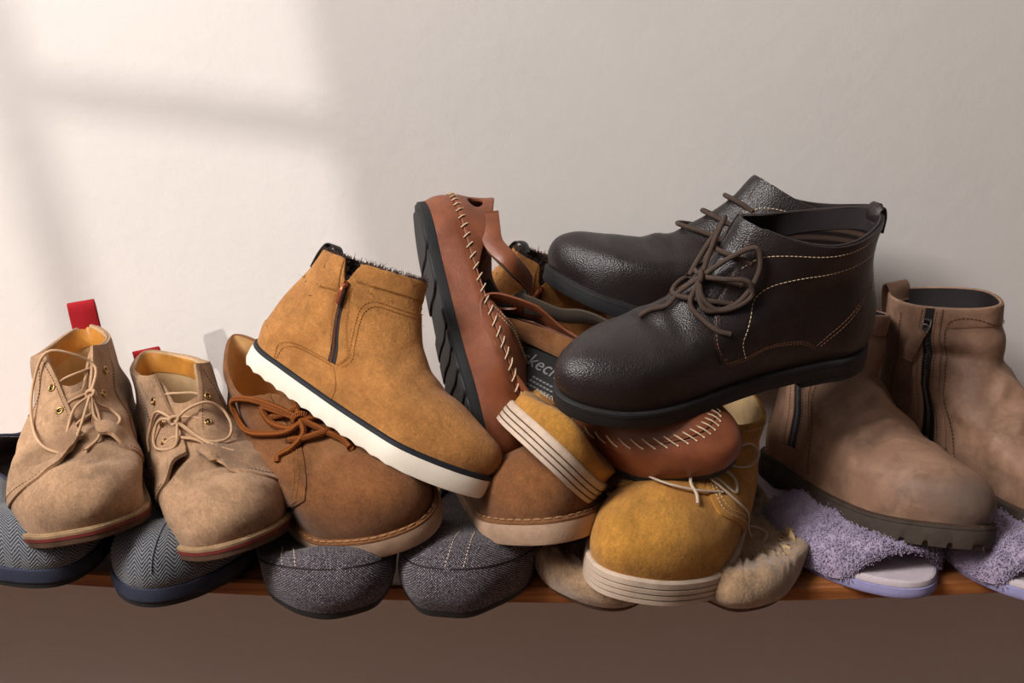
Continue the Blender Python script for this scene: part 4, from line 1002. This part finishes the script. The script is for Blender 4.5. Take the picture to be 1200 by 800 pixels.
# ---- pair of leather sandals
def build_sandal(name, label, inner, pose, group, near, tag=False, strap='leather_cognac'):
    r = thing(name, label, 'sandal', pose, group); sh = shell_sandal(inner)
    m = lambda L: [(near * a, b) for a, b in L]
    V, T, P = shell_grid(sh, 128, 20, 0, 0, .40); Vi, Ti, Pi = shell_grid(sh, 128, 20, -.4, .0, .40)
    mb = MB(); add_grid(mb, np.concatenate([P, Pi[:, ::-1]], 1), cu=True, flip=True); mb.build('side_wall', 'leather_cognac', r, label='smooth brown leather side wall')
    # foot bed
    k = Pi[:, 8].copy(); k[:, 2] = k[:, 2] * .5 + .6; mb = MB(); strip_cap(mb, k, True); mb.build('foot_bed', 'cork_bed', r)
    # toe piece
    make_patch(sh, [[(.50, .40), (.75, .40), (1, .40), (1.25, .40), (1.50, .40)], [(.59, .62), (.79, .65), (1, .67), (1.21, .65), (1.41, .62)], [(.70, .84), (.84, .89), (1, .92), (1.16, .89), (1.30, .84)]], 'toe_piece', 'leather_cognac', r, -.02, .22, 60, 26)
    stitch_obj(sh, [[(.54, .44), (.605, .61), (.71, .81), (.85, .865), (1, .895), (1.15, .865), (1.29, .81), (1.395, .61), (1.46, .44)]], 'thread_pale', r, off=.25, r=.04)
    stitch_obj(sh, [[(.56, .44), (.625, .60), (.725, .79), (.85, .84), (1, .87), (1.15, .84), (1.275, .79), (1.375, .60), (1.44, .44)]], 'thread_pale', r, off=.25, r=.04)
    # heel counter with a round cut-out, built as two cheeks and a back bridge
    for s_ in (1, -1):
        out = [(s_ * a, c) for a, c in ((.0, .39), (.10, .39), (.20, .39), (.30, .39), (.44, .39), (.42, .46), (.40, .55), (.38, .66), (.37, .78), (.36, .90), (.34, 1.), (.2, 1.), (.1, 1.), (0, 1.), (0, .85), (0, .7), (0, .55))]
        hole = [(s_ * (.15 + .055 * math.cos(a)), .72 + .12 * math.sin(a)) for a in np.linspace(0, 2 * PI, 17)[:-1]]
        make_ring_patch(sh, out, hole, 'heel_counter', 'leather_cognac', r, -.02, .2)
        # strap root running forward to the instep
        pass
    # strap leaving the counters and arching over the instep, lined with velcro
    a = SP(sh, [(.25, .86, .12), (.34, .90, .22), (.43, .96, .5)]); b = SP(sh, [(1.75, .86, .12), (1.66, .90, .22), (1.57, .96, .5)])
    a3, b3_ = a[2] + arr([2.4, .35 * np.sign(a[2][1]), 1.2]), b[2] + arr([2.4, .35 * np.sign(b[2][1]), 1.2])
    top = (a3 + b3_) / 2 + arr([1.0, 0, 2.3])
    up_ = [(-.35, 0, .9), (-.4, 0, .9), (-.5, 0, .85), (-.75, 0, .6), (-.95, 0, .25), (-.75, 0, .6), (-.5, 0, .85), (-.4, 0, .9), (-.35, 0, .9)]
    if tag:                                               # unfastened: the strap lies back over the far side
        mb = MB(); add_ribbon(mb, [a[0], a[1], a[2], a[2] + arr([2.6, .3, 1.0]), a[2] + arr([5.6, .3, 1.3]), a[2] + arr([9.0, -.2, .9])], np.stack([(-.3, 0, .9)] * 3 + [(-.1, -.3, .9)] * 3).astype(float), (2.6, 2.0, 1.9, 2.0, 2.1, 2.0), .24, 60); mb.build('instep_strap', strap, r)
        a = None
    else:
      mb = MB(); add_ribbon(mb, [a[0], a[1], a[2], a3, top, b3_, b[2], b[1], b[0]], np.stack(up_).astype(float), (2.6, 2.0, 1.8, 1.8, 1.9, 1.8, 1.8, 2.0, 2.6), .24, 70); s1 = mb.build('instep_strap', strap, r)
    ins = lambda p: p * arr([1, .93, 1]) + arr([.1, 0, -.22])
    if a is not None: mb = MB(); add_ribbon(mb, [ins(a[2]), ins(a3), top + arr([-.05, 0, -.28]), ins(b3_), ins(b[2])], np.stack(up_[2:7]).astype(float), 1.5, .12, 40); mb.build('strap_lining', 'velcro', s1)
    V, T, Pl = shell_grid(sh, 128, 8, -.28, .3, lambda v: np.where(np.abs(v) < .3, .5, np.where(np.abs(v) > .66, .74, .42)))
    mb = MB(); add_grid(mb, Pl, cu=True); mb.build('lining', 'lining_dark', r)
    # hand stitches across the seam between wall and upper
    me = None; nst = 64
    for i in range(nst):
        w = 2 * (i + .5) / nst
        a, b = S(sh, w - .004, .355, .06), S(sh, w + .004, .455, .2)
        c = (a + b) / 2 + sh.nrm(arr([w]), arr([.4]))[0] * .16
        mbs = MB(); add_tube(mbs, [a, c, b], .075, 5, smooth_n=7); mbs.build('stitch', 'thread_pale', r)
    v = np.linspace(-1, 1, 161); Pg = sh.pt(v[:-1], np.full(160, .405), .06); mb = MB(); add_tube(mb, Pg, .1, 6, closed=True); mb.build('seam_cord', 'leather_cognac', r)
    # black sole with transverse bars
    make_sole(sh, [(-.2, .45), (.06, .4), (.1, .2), (.08, -.4), (-.25, -.55)], 'outsole', 'rubber_black', r)
    v, p, n = outline(sh, 200)
    hx = lambda x: (np.interp(x, p[100:, 0], p[100:, 1]) if p[100, 0] < p[199, 0] else np.interp(x, p[100:, 0][::-1], p[100:, 1][::-1]), np.interp(x, p[:100, 0][::-1], p[:100, 1][::-1]) if p[0, 0] > p[99, 0] else np.interp(x, p[:100, 0], p[:100, 1]))
    def sole_bar(x0, x1):
        mb = MB(); xs_ = np.linspace(x0, x1, 6); lift = lambda x: sh.spring * np.clip((x / sh.L - .62) / .38, 0, 1.3) ** 2
        G = []
        for dz, ins in ((-.5, .2), (-.72, .28), (-.78, .45)):
            for x in xs_:
                ya, yb = hx(x); lo, hi = min(ya, yb) + ins, max(ya, yb) - ins; xx = x + (.12 if dz == -.78 else 0) * (1 if x == x0 else -1 if x == x1 else 0)
                G.append([(xx + .25 * math.sin(k * PI * 2), lo + (hi - lo) * k, lift(x) + dz) for k in np.linspace(0, 1, 9)])
        G = arr(G).reshape(3, 6, 9, 3)
        add_grid(mb, G[2])
        loop = [(i, 0) for i in range(6)] + [(5, j) for j in range(1, 9)] + [(i, 8) for i in range(4, -1, -1)] + [(0, j) for j in range(7, 0, -1)]
        add_grid(mb, np.stack([[G[q][i] for i in loop] for q in range(3)], 1), cu=True); return mb.build('tread_block', 'rubber_black', r)
    for x0, x1 in ((.9, 6.4), (6.9, 10.6), (13.6, 15.6), (16.0, 18.0), (18.4, 20.4), (20.8, 22.8), (23.2, 26.8)): sole_bar(x0, x1)
    if tag:
        # black tag with printed lettering on the inner wall of the far side
        tg = add_box(MB(), (9.0, -.3, 1.52), (9.4, 5.4, .14), bev=.05).build('size_tag', 'tag_black', r, smooth=False, label='black printed tag on the foot bed')
        cu = bpy.data.curves.new('print', 'FONT'); cu.body = 'skechers'; cu.size = 2.1; cu.extrude = .02; cu.resolution_u = 3
        ob = bpy.data.objects.new('print', cu); COL.objects.link(ob); dg = bpy.context.evaluated_depsgraph_get(); dg.update()
        me = bpy.data.meshes.new_from_object(ob.evaluated_get(dg)); bpy.data.objects.remove(ob, do_unlink=True)
        V = arr([v.co for v in me.vertices]); V[:, 0] = V[:, 0] * .95 + 5.0; V[:, 1] = V[:, 1] * 1.05 - .1; V[:, 2] += 1.62
        MB().add(V, [tuple(p.vertices) for p in me.polygons]).build('lettering', 'tag_print', tg, smooth=False)
        mb = MB(); add_ribbon(mb, [(1.5, 1.6, 3.4), (5.5, 2.5, 2.9), (10.5, 3.0, 2.7), (16.5, 2.9, 3.0)], (0, .55, .83), (1.6, 2.2, 2.4, 2.2), .26, 40); mb.build('loose_strap', 'suede_brown', r, label='worn brown strap end lying inside the sandal')
        mb = MB()
        for i in range(3):
            for x in np.arange(7.6, 12.4, .42): add_box(mb, (x, -1.0 - .5 * i, 1.60), (.3, .2, .03))
        mb.build('small_print', 'tag_print', tg, smooth=False, kind='stuff')
        return r, sh
    return r, sh

# ---- pair of dark leather chukka boots
def build_dark(name, label, inner, pose, group, near, laces=True):
    r = thing(name, label, 'boot', pose, group); sh = shell_dark(inner)
    t1 = lambda v: 1 - .12 * sstep(.8, .95, np.abs(v))
    make_upper(sh, 'leather_dark', r, t1=t1, lining='lining_striped', name='vamp', th=.35)
    V, T, P = shell_grid(sh, 120, 8, -.38, .84, lambda v: t1(v) - .005); mb = MB(); add_grid(mb, P, cu=True); mb.build('lining_band', 'lining_dark', r)
    for s_ in (1, -1):
        m = lambda L: [(s_ * a, b) for a, b in L]
        rails = [m([(.005, .02), (.2, .06), (.32, .115), (.385, .185), (.463, .20), (.505, .155), (.54, .15), (.58, .235)]), m([(.005, .5), (.2, .5), (.32, .48), (.4, .47), (.48, .46), (.55, .45), (.62, .45), (.68, .46)]), m([(.005, .75), (.2, .75), (.32, .74), (.42, .73), (.52, .72), (.62, .70), (.7, .69), (.78, .69)]), m([(.005, 1), (.2, 1), (.35, 1), (.48, 1), (.6, 1), (.7, 1), (.8, 1), (.89, 1)])]
        q = make_patch(sh, rails, 'quarter', 'leather_dark', r, .0, .2, 60, 40, edge_sharp=.25)
        stitch_obj(sh, [m([(.505, .18), (.56, .35), (.61, .55), (.645, .69), (.63, .755), (.55, .80), (.4, .80), (.2, .775), (.02, .75)]),
                        m([(.80, .83), (.76, .89), (.66, .93), (.5, .945), (.3, .945), (.02, .945)])], 'thread_pale', q, .27, .1, .045, off=.2)
        stitch_obj(sh, [m([(.335, .15), (.385, .215), (.463, .23), (.50, .19), (.545, .18), (.575, .25)]), m([(.335, .135), (.385, .2), (.463, .215), (.50, .17), (.54, .165), (.565, .24)]),
                        m([(.325, .15), (.295, .235), (.222, .431), (.10, .57), (.02, .62)]), m([(.335, .16), (.31, .245), (.235, .44), (.11, .585), (.02, .64)]), m([(.585, .26), (.675, .46), (.77, .69), (.86, .95)])], 'thread_seam', q, .24, .1, .04, off=.2)
        for k, t in ((.74, .64), (.775, .75), (.81, .86)): eyelet(sh, s_ * (k - .035), t, q, .19, .17, 'thread_brown')
    make_patch(sh, [[(.76, .66), (.9, .66), (1, .66), (1.1, .66), (1.24, .66)], [(.8, .82), (.9, .82), (1, .82), (1.1, .82), (1.2, .82)], [(.86, 1), (.93, 1), (1, 1), (1.07, 1), (1.14, 1)]], 'tongue', 'leather_dark', r, -.14, .18, 26, 24)
    # heel loop and top binding
    c = S(sh, 0, .97, .2); mb = MB(); add_ribbon(mb, [c + arr([-.1, 0, -1.5]), c + arr([-.2, 0, 0]), c + arr([.1, 0, .75]), c + arr([.6, 0, .2]), c + arr([.7, 0, -.6])], (0, 1, 0), 1.6, .2); mb.build('heel_loop', 'leather_dark', r)
    mp = lambda L: [(a if near > 0 else 2 - a, b, c) for a, b, c in L]
    P = [[(.705, .64, .2), (.8, .65, .5), (1, .64, .6), (1.2, .65, .5), (1.295, .64, .2)], [(.74, .75, .2), (.85, .755, .5), (1, .75, .6), (1.15, .755, .5), (1.26, .75, .2)], [(.775, .86, .2), (.88, .865, .5), (1, .86, .6), (1.12, .865, .5), (1.225, .86, .2)]]
    if laces:
        P += [[(.93, .74, .9), (.87, .86, 1.1), (.80, .93, 1.0), (.74, .86, .8), (.70, .72, .7), (.70, .62, .5), (.78, .60, .5), (.88, .68, .8), (.93, .74, .9)],
              [(.93, .74, .9), (.84, .76, 1.2), (.74, .78, 1.1), (.68, .71, .8), (.68, .62, .6), (.74, .60, .5), (.84, .66, .8), (.93, .73, .9)],
              [(.93, .74, .9), (1.0, .86, 1.1), (1.06, .97, 1.0), (1.12, .93, .9), (1.1, .8, .8), (1.0, .72, .8)],
              [(.93, .74, .9), (.86, .62, .6), (.76, .55, .4), (.68, .48, .3), (.635, .45, .3)],
              [(.93, .74, .9), (.97, .66, .7), (1.0, .59, .35), (1.05, .53, .25), (1.08, .48, .2)]]
    for p in P: tube('lace', 'lace_dark', r, SP(sh, mp(p)), .23, 8, 70)
    if laces:
        K = S(sh, .93 if near > 0 else 1.07, .74, .95); th = np.linspace(0, 2 * PI, 14)[:-1]; kn = MB()
        add_tube(kn, [K + arr([.2 * math.cos(a), .42 * math.cos(a), .4 * math.sin(a)]) for a in th], .22, 8, True, 30); kn.build('lace_knot', 'lace_dark', r)
    make_sole(sh, [(-.1, .2), (.26, .17), (.4, .06), (.42, -.22), (.3, -.28)], 'welt', 'rubber_black', r)
    mb = MB(); v, p, nn = outline(sh, 260); q = p + nn * .3; q[:, 2] += .17; add_dashes(mb, q, .26, .1, .045); mb.build('welt_stitching', 'lace_dark', r, kind='stuff')
    make_sole(sh, [(.2, -.2), (.38, -.26), (.42, -1.1), (.30, -1.3)], 'outsole', 'rubber_black', r)
    make_sole(sh, [(.1, -1.2), (.3, -1.3), (.34, -1.85), (.24, -1.95)], 'heel_block', 'rubber_black', r, xlim=8.2)
    for i in range(5):
        mb = MB(); x = 8.9 + i * .9; add_box(mb, (x, sh.bend_y(x), -1.36), (.5, 5.6 - .15 * i, .22), bev=.05); mb.build('tread_bar', 'rubber_black', r, smooth=False)
    return r

# ---- pair of brown zip boots
def build_zip(name, label, inner, pose, group, near):
    r = thing(name, label, 'boot', pose, group); sh = shell_zip(inner)
    m = lambda L: [(near * a, b) for a, b in L]
    zw = lambda t: np.interp(t, [.1, .144, .56, .85, 1], [.40, .407, .479, .585, .61])
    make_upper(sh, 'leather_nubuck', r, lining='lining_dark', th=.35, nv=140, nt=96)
    # zip channel
    tz = np.linspace(.13, 1, 50)
    make_patch(sh, [m([(zw(t) - .022, t) for t in tz]), m([(zw(t) + .022, t) for t in tz])], 'zip_tape', 'lining_dark', r, .0, .1, 50, 6)
    for d0, d1 in ((-.075, -.022), (.022, .06)):
        make_patch(sh, [m([(zw(t) + d0, t) for t in tz]), m([(zw(t) + d1, t) for t in tz])], 'zip_facing', 'leather_nubuck', r, .02, .22, 50, 6)
    mb = MB()
    for i, t in enumerate(np.linspace(.14, .95, 84)):
        p = S(sh, near * zw(t), t, .16); q = S(sh, near * zw(t + .01), t + .01, .16); nn = sh.nrm(arr([near * zw(t)]), arr([t]))[0]
        A = frame(q - p, nn); add_box(mb, p + A[:, 1] * (.07 if i % 2 else -.07), (.1, .26, .12), A, bev=.025)
    mb.build('zip_teeth', 'steel', r, kind='stuff')
    p = S(sh, near * zw(.93), .93, .3); q = S(sh, near * zw(.95), .95, .3); nn = sh.nrm(arr([near * .6]), arr([.93]))[0]; A = frame(q - p, nn)
    sl = add_box(MB(), p, (1.1, .75, .35), A, bev=.1).build('zip_slider', 'steel', r)
    th = np.linspace(0, 2 * PI, 12)[:-1]
    add_tube(MB(), [p + nn * .3 - A[:, 0] * .35 + A[:, 0] * .42 * math.cos(a) + (A[:, 1] * .3 + nn * .1) * math.sin(a) for a in th], .08, 6, True, 24).build('zip_ring', 'steel', sl)
    bk = A[:, 1] if (A[:, 1] @ (S(sh, near * .3, .8) - p)) > 0 else -A[:, 1]
    mb = MB(); add_ribbon(mb, [p + nn * .3 - A[:, 0] * .6, p + nn * .35 - A[:, 0] * 1.4 + bk * .5, p + nn * .3 - A[:, 0] * 3.0 + bk * 1.1, p + nn * .15 - A[:, 0] * 3.9 + bk * 1.3], A[:, 1], (.7, 1.2, 1.3, 1.0), .22); mb.build('zip_tab', 'leather_nubuck', sl)
    # collar band and seams
    b0, b1 = .955, .93
    make_patch(sh, [m([(.70, .92), (.85, .93), (1, .925), (1.2, .92), (1.5, .915), (1.9, .91), (2., .91)]), m([(.68, 1), (.85, 1), (1, 1), (1.2, 1), (1.5, 1), (1.9, 1), (2, 1)])], 'collar_band', 'leather_nubuck', r, .02, .1, 90, 8)
    st = [m([(zw(t) + .085, t) for t in np.linspace(.05, .9, 30)] + [(.70, .945), (.76, .965), (.85, .96), (1, .93), (1.3, .92), (1.9, .91)]), m([(zw(t) + .05, t) for t in tz[2:]]), m([(zw(t) - .055, t) for t in tz[2:]]), m([(zw(t) - .17, t) for t in np.linspace(.2, .97, 20)])]
    stitch_obj(sh, st, 'thread_brown', r, .26, .1, .045, off=.16, n=220)
    stitch_obj(sh, [m([(zw(t) + .035, t) for t in tz[2:]]), m([(zw(t) - .037, t) for t in tz[2:]])], 'thread_brown', r, .22, .1, .04, off=.26, n=200)
    c = S(sh, 0, .97, .2); mb = MB(); add_ribbon(mb, [c + arr([-.15, 0, -2.2]), c + arr([-.25, 0, -.3]), c + arr([-.1, 0, 1.0]), c + arr([.35, 0, 1.25]), c + arr([.75, 0, .8]), c + arr([.8, 0, -.6])], (0, 1, 0), 2.6, .22); mb.build('heel_loop', 'leather_nubuck', r)
    make_sole(sh, [(-.1, .16), (.3, .14), (.46, .04), (.48, -.16), (.34, -.24)], 'welt', 'rubber_brown', r)
    mb = MB(); v, p, nn = outline(sh, 260); q = p + nn * .36; q[:, 2] += .14; add_dashes(mb, q, .3, .12, .05); mb.build('welt_stitching', 'thread_brown', r, kind='stuff')
    v, p, nn = outline(sh, 480); d = np.r_[0, np.cumsum(np.linalg.norm(np.diff(p, axis=0), axis=1))]
    make_sole(sh, [(.2, -.16), (.5, -.22), (.56, -.5), (.56, -1.25), (.54, -1.7), (.4, -1.8)], 'lug_sole', 'rubber_brown', r, nv=480, zfun=lambda q, k: (k >= 4) * np.where((d % 1.75) < .42, .42, 0.))
    make_sole(sh, [(.0, -1.3), (-.2, -1.5), (-.3, -1.55)], 'sole_plate', 'rubber_brown', r)
    make_sole(sh, [(.3, -1.6), (.5, -1.7), (.48, -2.3), (.4, -2.4)], 'heel_block', 'rubber_brown', r, xlim=8.0)
    return r

# ---- slippers
def build_navy(name, label, inner, pose, group, shape=None):
    r = thing(name, label, 'slipper', pose, group); sh = SHELLS[shape or 'navy'](inner)
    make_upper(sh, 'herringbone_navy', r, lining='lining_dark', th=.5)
    collar_roll(sh, 'sole_navy', r, .32)
    mb = MB(); k = np.linspace(.12, .72, 40); P = sh.pt(np.full(40, .995), k, .02); add_tube(mb, P, .09, 6, smooth_n=60); mb.build('toe_seam', 'herringbone_navy', r)
    make_sole(sh, [(-.1, .55), (.16, .5), (.3, .38), (.34, -.5), (.3, -.62), (.2, -.66)], 'sole_band', 'sole_navy', r)
    make_sole(sh, [(.0, -.6), (.18, -.66), (.16, -1.1), (.0, -1.2)], 'outsole', 'rubber_black', r)
    return r

def build_tweed(name, label, inner, pose, group, seam, shape=None):
    r = thing(name, label, 'slipper', pose, group); sh = SHELLS[shape or 'tweed'](inner)
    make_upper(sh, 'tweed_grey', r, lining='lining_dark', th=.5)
    collar_roll(sh, 'tweed_grey', r, .34)
    v = -1 + 2 * np.arange(160) / 160; P = sh.pt(v, np.full(160, .22), -.02); mb = MB(); add_tube(mb, P, .085, 6, closed=True); mb.build('side_seam', 'lining_dark', r)
    a = seam
    stitch_obj(sh, [[(a, .23), (a, .34), (a + .01, .5)], [(a + .05, .23), (a + .05, .34), (a + .055, .5)]], 'thread_pale', r, .16, .16, .05, off=.03)
    make_sole(sh, [(-.4, .2), (-.1, .15), (-.06, -.3), (-.2, -.6)], 'outsole', 'rubber_black', r)
    return r

def build_moccasin(name, label, inner, pose, group):
    r = thing(name, label, 'slipper', pose, group); sh = shell_moccasin(inner)
    make_upper(sh, 'suede_fuzzy', r, lining='lining_tan', th=.5, nv=260, nt=60)
    k = [[(.62, .56), (.8, .56), (1, .57), (1.2, .56), (1.38, .56)], [(.70, .75), (.84, .75), (1, .76), (1.16, .75), (1.30, .75)], [(.74, .97), (.86, .98), (1, .98), (1.14, .98), (1.26, .97)]]
    make_patch(sh, k, 'apron', 'suede_fuzzy', r, -.05, .16, 60, 24)
    mb = MB()
    for w in np.linspace(.60, 1.40, 46): add_tube(mb, [S(sh, w, .47, .05), S(sh, w, .53, .22), S(sh, w, .585, .12)], .05, 5, smooth_n=7)
    mb.build('gather_stitching', 'thread_tan', r, kind='stuff')
    collar_roll(sh, 'suede_fuzzy', r, .42)
    s_ = -inner
    c = lambda w, t, o: S(sh, w if s_ > 0 else 2 - w, t, o)
    for p in ([(.96, .86, .3), (1.04, .80, .5), (1.12, .70, .45), (1.2, .66, .3)], [(.96, .86, .3), (1.02, .74, .5), (1.12, .64, .4), (1.18, .6, .25)], [(.96, .86, .3), (.86, .84, .5), (.8, .74, .4), (.84, .66, .3)]):
        tube('lace', 'lace_pale', r, [c(*q) for q in p], .13, 8, 40, flat=.6)
    make_sole(sh, [(-.6, .3), (-.3, .25), (-.25, -.3), (-.4, -.5)], 'outsole', 'sole_dark', r)
    # short nap of the suede
    K = np.random.RandomState(9); V = K.uniform(-1, 1, 9000); V = np.sign(V) * np.abs(V) ** .6; T = K.uniform(.03, .95, 9000)
    fur(sh.pt(V, T, 0.), sh.nrm(V, T), 9000, .09, .012, 'nap', 'suede_fuzzy', r, spread=.7, seed=11)
    return r

def build_terry(name, label, inner, pose, group, h=2.5):
    r = thing(name, label, 'slipper', pose, group); sh = shell_terry(inner)
    make_sole(sh, [(0, .3), (.12, .25), (.14, -.1), (.12, -.45), (0, -.6)], 'foam_sole', 'foam_lavender', r)
    make_sole(sh, [(-.25, .85), (-.05, .75), (.04, .5), (.02, .34), (-.1, .3)], 'foot_bed', 'insole_pale', r)
    v, p, n = outline(sh, 240)
    o = np.argsort(p[:, 0])
    A = p[p[:, 1] - sh.bend_y(p[:, 0]) >= 0]; B = p[p[:, 1] - sh.bend_y(p[:, 0]) < 0]
    A = A[np.argsort(A[:, 0])]; B = B[np.argsort(B[:, 0])]
    ya = lambda x: np.interp(x, A[:, 0], A[:, 1]); yb = lambda x: np.interp(x, B[:, 0], B[:, 1])
    def band(pp, qq, off):
        x = 12.0 + (25.4 - 12.0) * qq - 1.3 * (1 - np.sin(np.pi * pp)) * (qq - .35) * 1.3
        a, b = yb(x) - .15, ya(x) + .15
        c, w = (a + b) / 2, (b - a) / 2
        th = np.pi * (1 - pp)
        hh = h * (1 + .22 * (qq - .3))
        y = c + (w + off) * np.sign(np.cos(th)) * np.abs(np.cos(th)) ** .72
        z = .2 + (hh + off) * np.abs(np.sin(th)) ** .72
        return np.stack([x, y, z], -1)
    nu, nv = 60, 26
    PP, QQ = np.meshgrid(np.linspace(0, 1, nu), np.linspace(0, 1, nv), indexing='ij')
    kk = np.minimum(QQ, 1 - QQ) * 6; puff = .5 * np.sqrt(np.clip(kk, 0, 1) * (2 - np.clip(kk, 0, 1)))
    out = band(PP, QQ, puff + .1); inn = band(PP, QQ, -.35)
    out += (lump(out, 91 + inner, .8, .12))[..., None] * arr([.3, .3, 1])
    mb = MB(); add_grid(mb, out); add_grid(mb, inn, flip=True)
    for j in (0, nv - 1): add_grid(mb, np.stack([out[:, j], inn[:, j]], 1))
    for i in (0, nu - 1): add_grid(mb, np.stack([out[i], inn[i]], 1))
    bd = mb.build('terry_band', 'pile_lavender', r, label='fluffy lavender towelling band')
    du = np.gradient(out, axis=0); dv = np.gradient(out, axis=1); N = np.cross(du, dv); N /= np.maximum(np.linalg.norm(N, axis=2, keepdims=True), 1e-9)
    c = out.mean((0, 1)) - arr([0, 0, 3.])
    N = np.where(((out - c) * N).sum(2, keepdims=True) < 0, -N, N)
    K = np.random.RandomState(21); n_ = 9000; fi = K.uniform(0, nu - 1.01, n_); fj = K.uniform(0, nv - 1.01, n_); i, j = fi.astype(int), fj.astype(int); a, b = (fi - i)[:, None], (fj - j)[:, None]
    P = (out[i, j] * (1 - a) + out[i + 1, j] * a) * (1 - b) + (out[i, j + 1] * (1 - a) + out[i + 1, j + 1] * a) * b
    Np = N[i, j]
    e = K.randint(0, nu, 1500); P = np.vstack([P, out[e, -1] * .5 + inn[e, -1] * .5 + K.randn(1500, 3) * .12]); Np = np.vstack([Np, np.tile(arr([[.8, 0, .3]]), (1500, 1))])
    fur(P, Np, 19000, .15, .06, 'terry_pile', 'pile_lavender', bd, spread=.5, seed=22, curl=.5)
    return r
# ---------------------------------------------------------------- the shoes, bottom layer first
def pose(k): return POSES[k][2]
build_navy('felt_slipper', 'navy herringbone slipper at the far left, cut by the picture edge', 1, pose('navy_L'), 'navy herringbone slippers')
build_navy('felt_slipper', 'navy herringbone slipper with its whole toe showing, second from left on the shelf', -1, pose('navy_R'), 'navy herringbone slippers', 'navy_flat')
build_tweed('tweed_slipper', 'grey tweed slipper lying under the laced brown suede boot', 1, pose('tweed_L'), 'grey tweed slippers', 1.12, 'tweed_flat')
build_tweed('tweed_slipper', 'grey tweed slipper under the white-soled boot toe, beside the beige moccasins', -1, pose('tweed_R'), 'grey tweed slippers', .95)
build_moccasin('moccasin_slipper', 'fuzzy beige moccasin left of the mustard lace-up toe, mostly hidden', 1, pose('mocc_L'), 'beige moccasin slippers')
build_moccasin('moccasin_slipper', 'fuzzy beige moccasin right of the mustard lace-up, beside the lavender slipper', -1, pose('mocc_R'), 'beige moccasin slippers')
build_terry('terry_slipper', 'lavender towelling slide slipper with whole open toe showing', 1, pose('terry_L'), 'lavender towelling slippers')
build_terry('terry_slipper', 'lavender towelling slide slipper cut off by the right picture edge', -1, pose('terry_R'), 'lavender towelling slippers')
build_chukka('chukka_boot', 'beige suede chukka boot with upright red heel tab, leftmost', 1, pose('chukka_L'), 'beige suede chukka boots', 2.4, 0)
build_chukka('chukka_boot', 'beige suede chukka boot beside the brown rope-laced boot, red tab folded back', -1, pose('chukka_R'), 'beige suede chukka boots', .15, 1)
build_desert('desert_boot', 'brown suede desert boot with thick rope laces under the fur-lined boot', 1, pose('desert_L'), 'brown suede desert boots')
build_desert('desert_boot', 'brown suede desert boot of which only the shaded toe shows', -1, pose('desert_R'), 'brown suede desert boots', False, 'desert_flat')
build_yellow('lace_up_shoe', 'mustard suede lace-up with pale laces, toe pointing at the viewer', -1, pose('yellow_R'), 'mustard suede lace-ups')
build_yellow('lace_up_shoe', 'mustard suede lace-up tipped on its side, only its toe showing', 1, pose('yellow_L'), 'mustard suede lace-ups', False, 'yellow_flat')
build_fur('fur_lined_boot', 'tan suede fur-lined zip boot with wavy white sole lying toe down', 1, pose('fur_L'), 'tan fur-lined boots')
build_fur('fur_lined_boot', 'tan fur-lined boot hidden behind the sandals, only its collar tip showing', 1, pose('fur_B'), 'tan fur-lined boots')
build_sandal('leather_sandal', 'brown leather sandal standing on its toe with black tread showing', -1, pose('sandal_up'), 'brown leather sandals', -1)
build_sandal('leather_sandal', 'brown leather sandal lying under the front dark boot', 1, pose('sandal_low'), 'brown leather sandals', -1, True, 'velcro')
build_dark('leather_boot', 'dark brown leather chukka boot in front, laces hanging over its side', 1, pose('dark_F'), 'dark brown leather boots', 1)
build_dark('leather_boot', 'dark brown leather chukka boot behind its twin, close to the wall', -1, pose('dark_B'), 'dark brown leather boots', 1, False)
build_zip('zip_boot', 'brown zip boot with scuffed grey toe on the lavender slipper', 1, pose('zip_L'), 'brown leather zip boots', -1)
build_zip('zip_boot', 'brown zip boot cut by the right picture edge, leather zip tab hanging down', -1, pose('zip_R'), 'brown leather zip boots', -1)
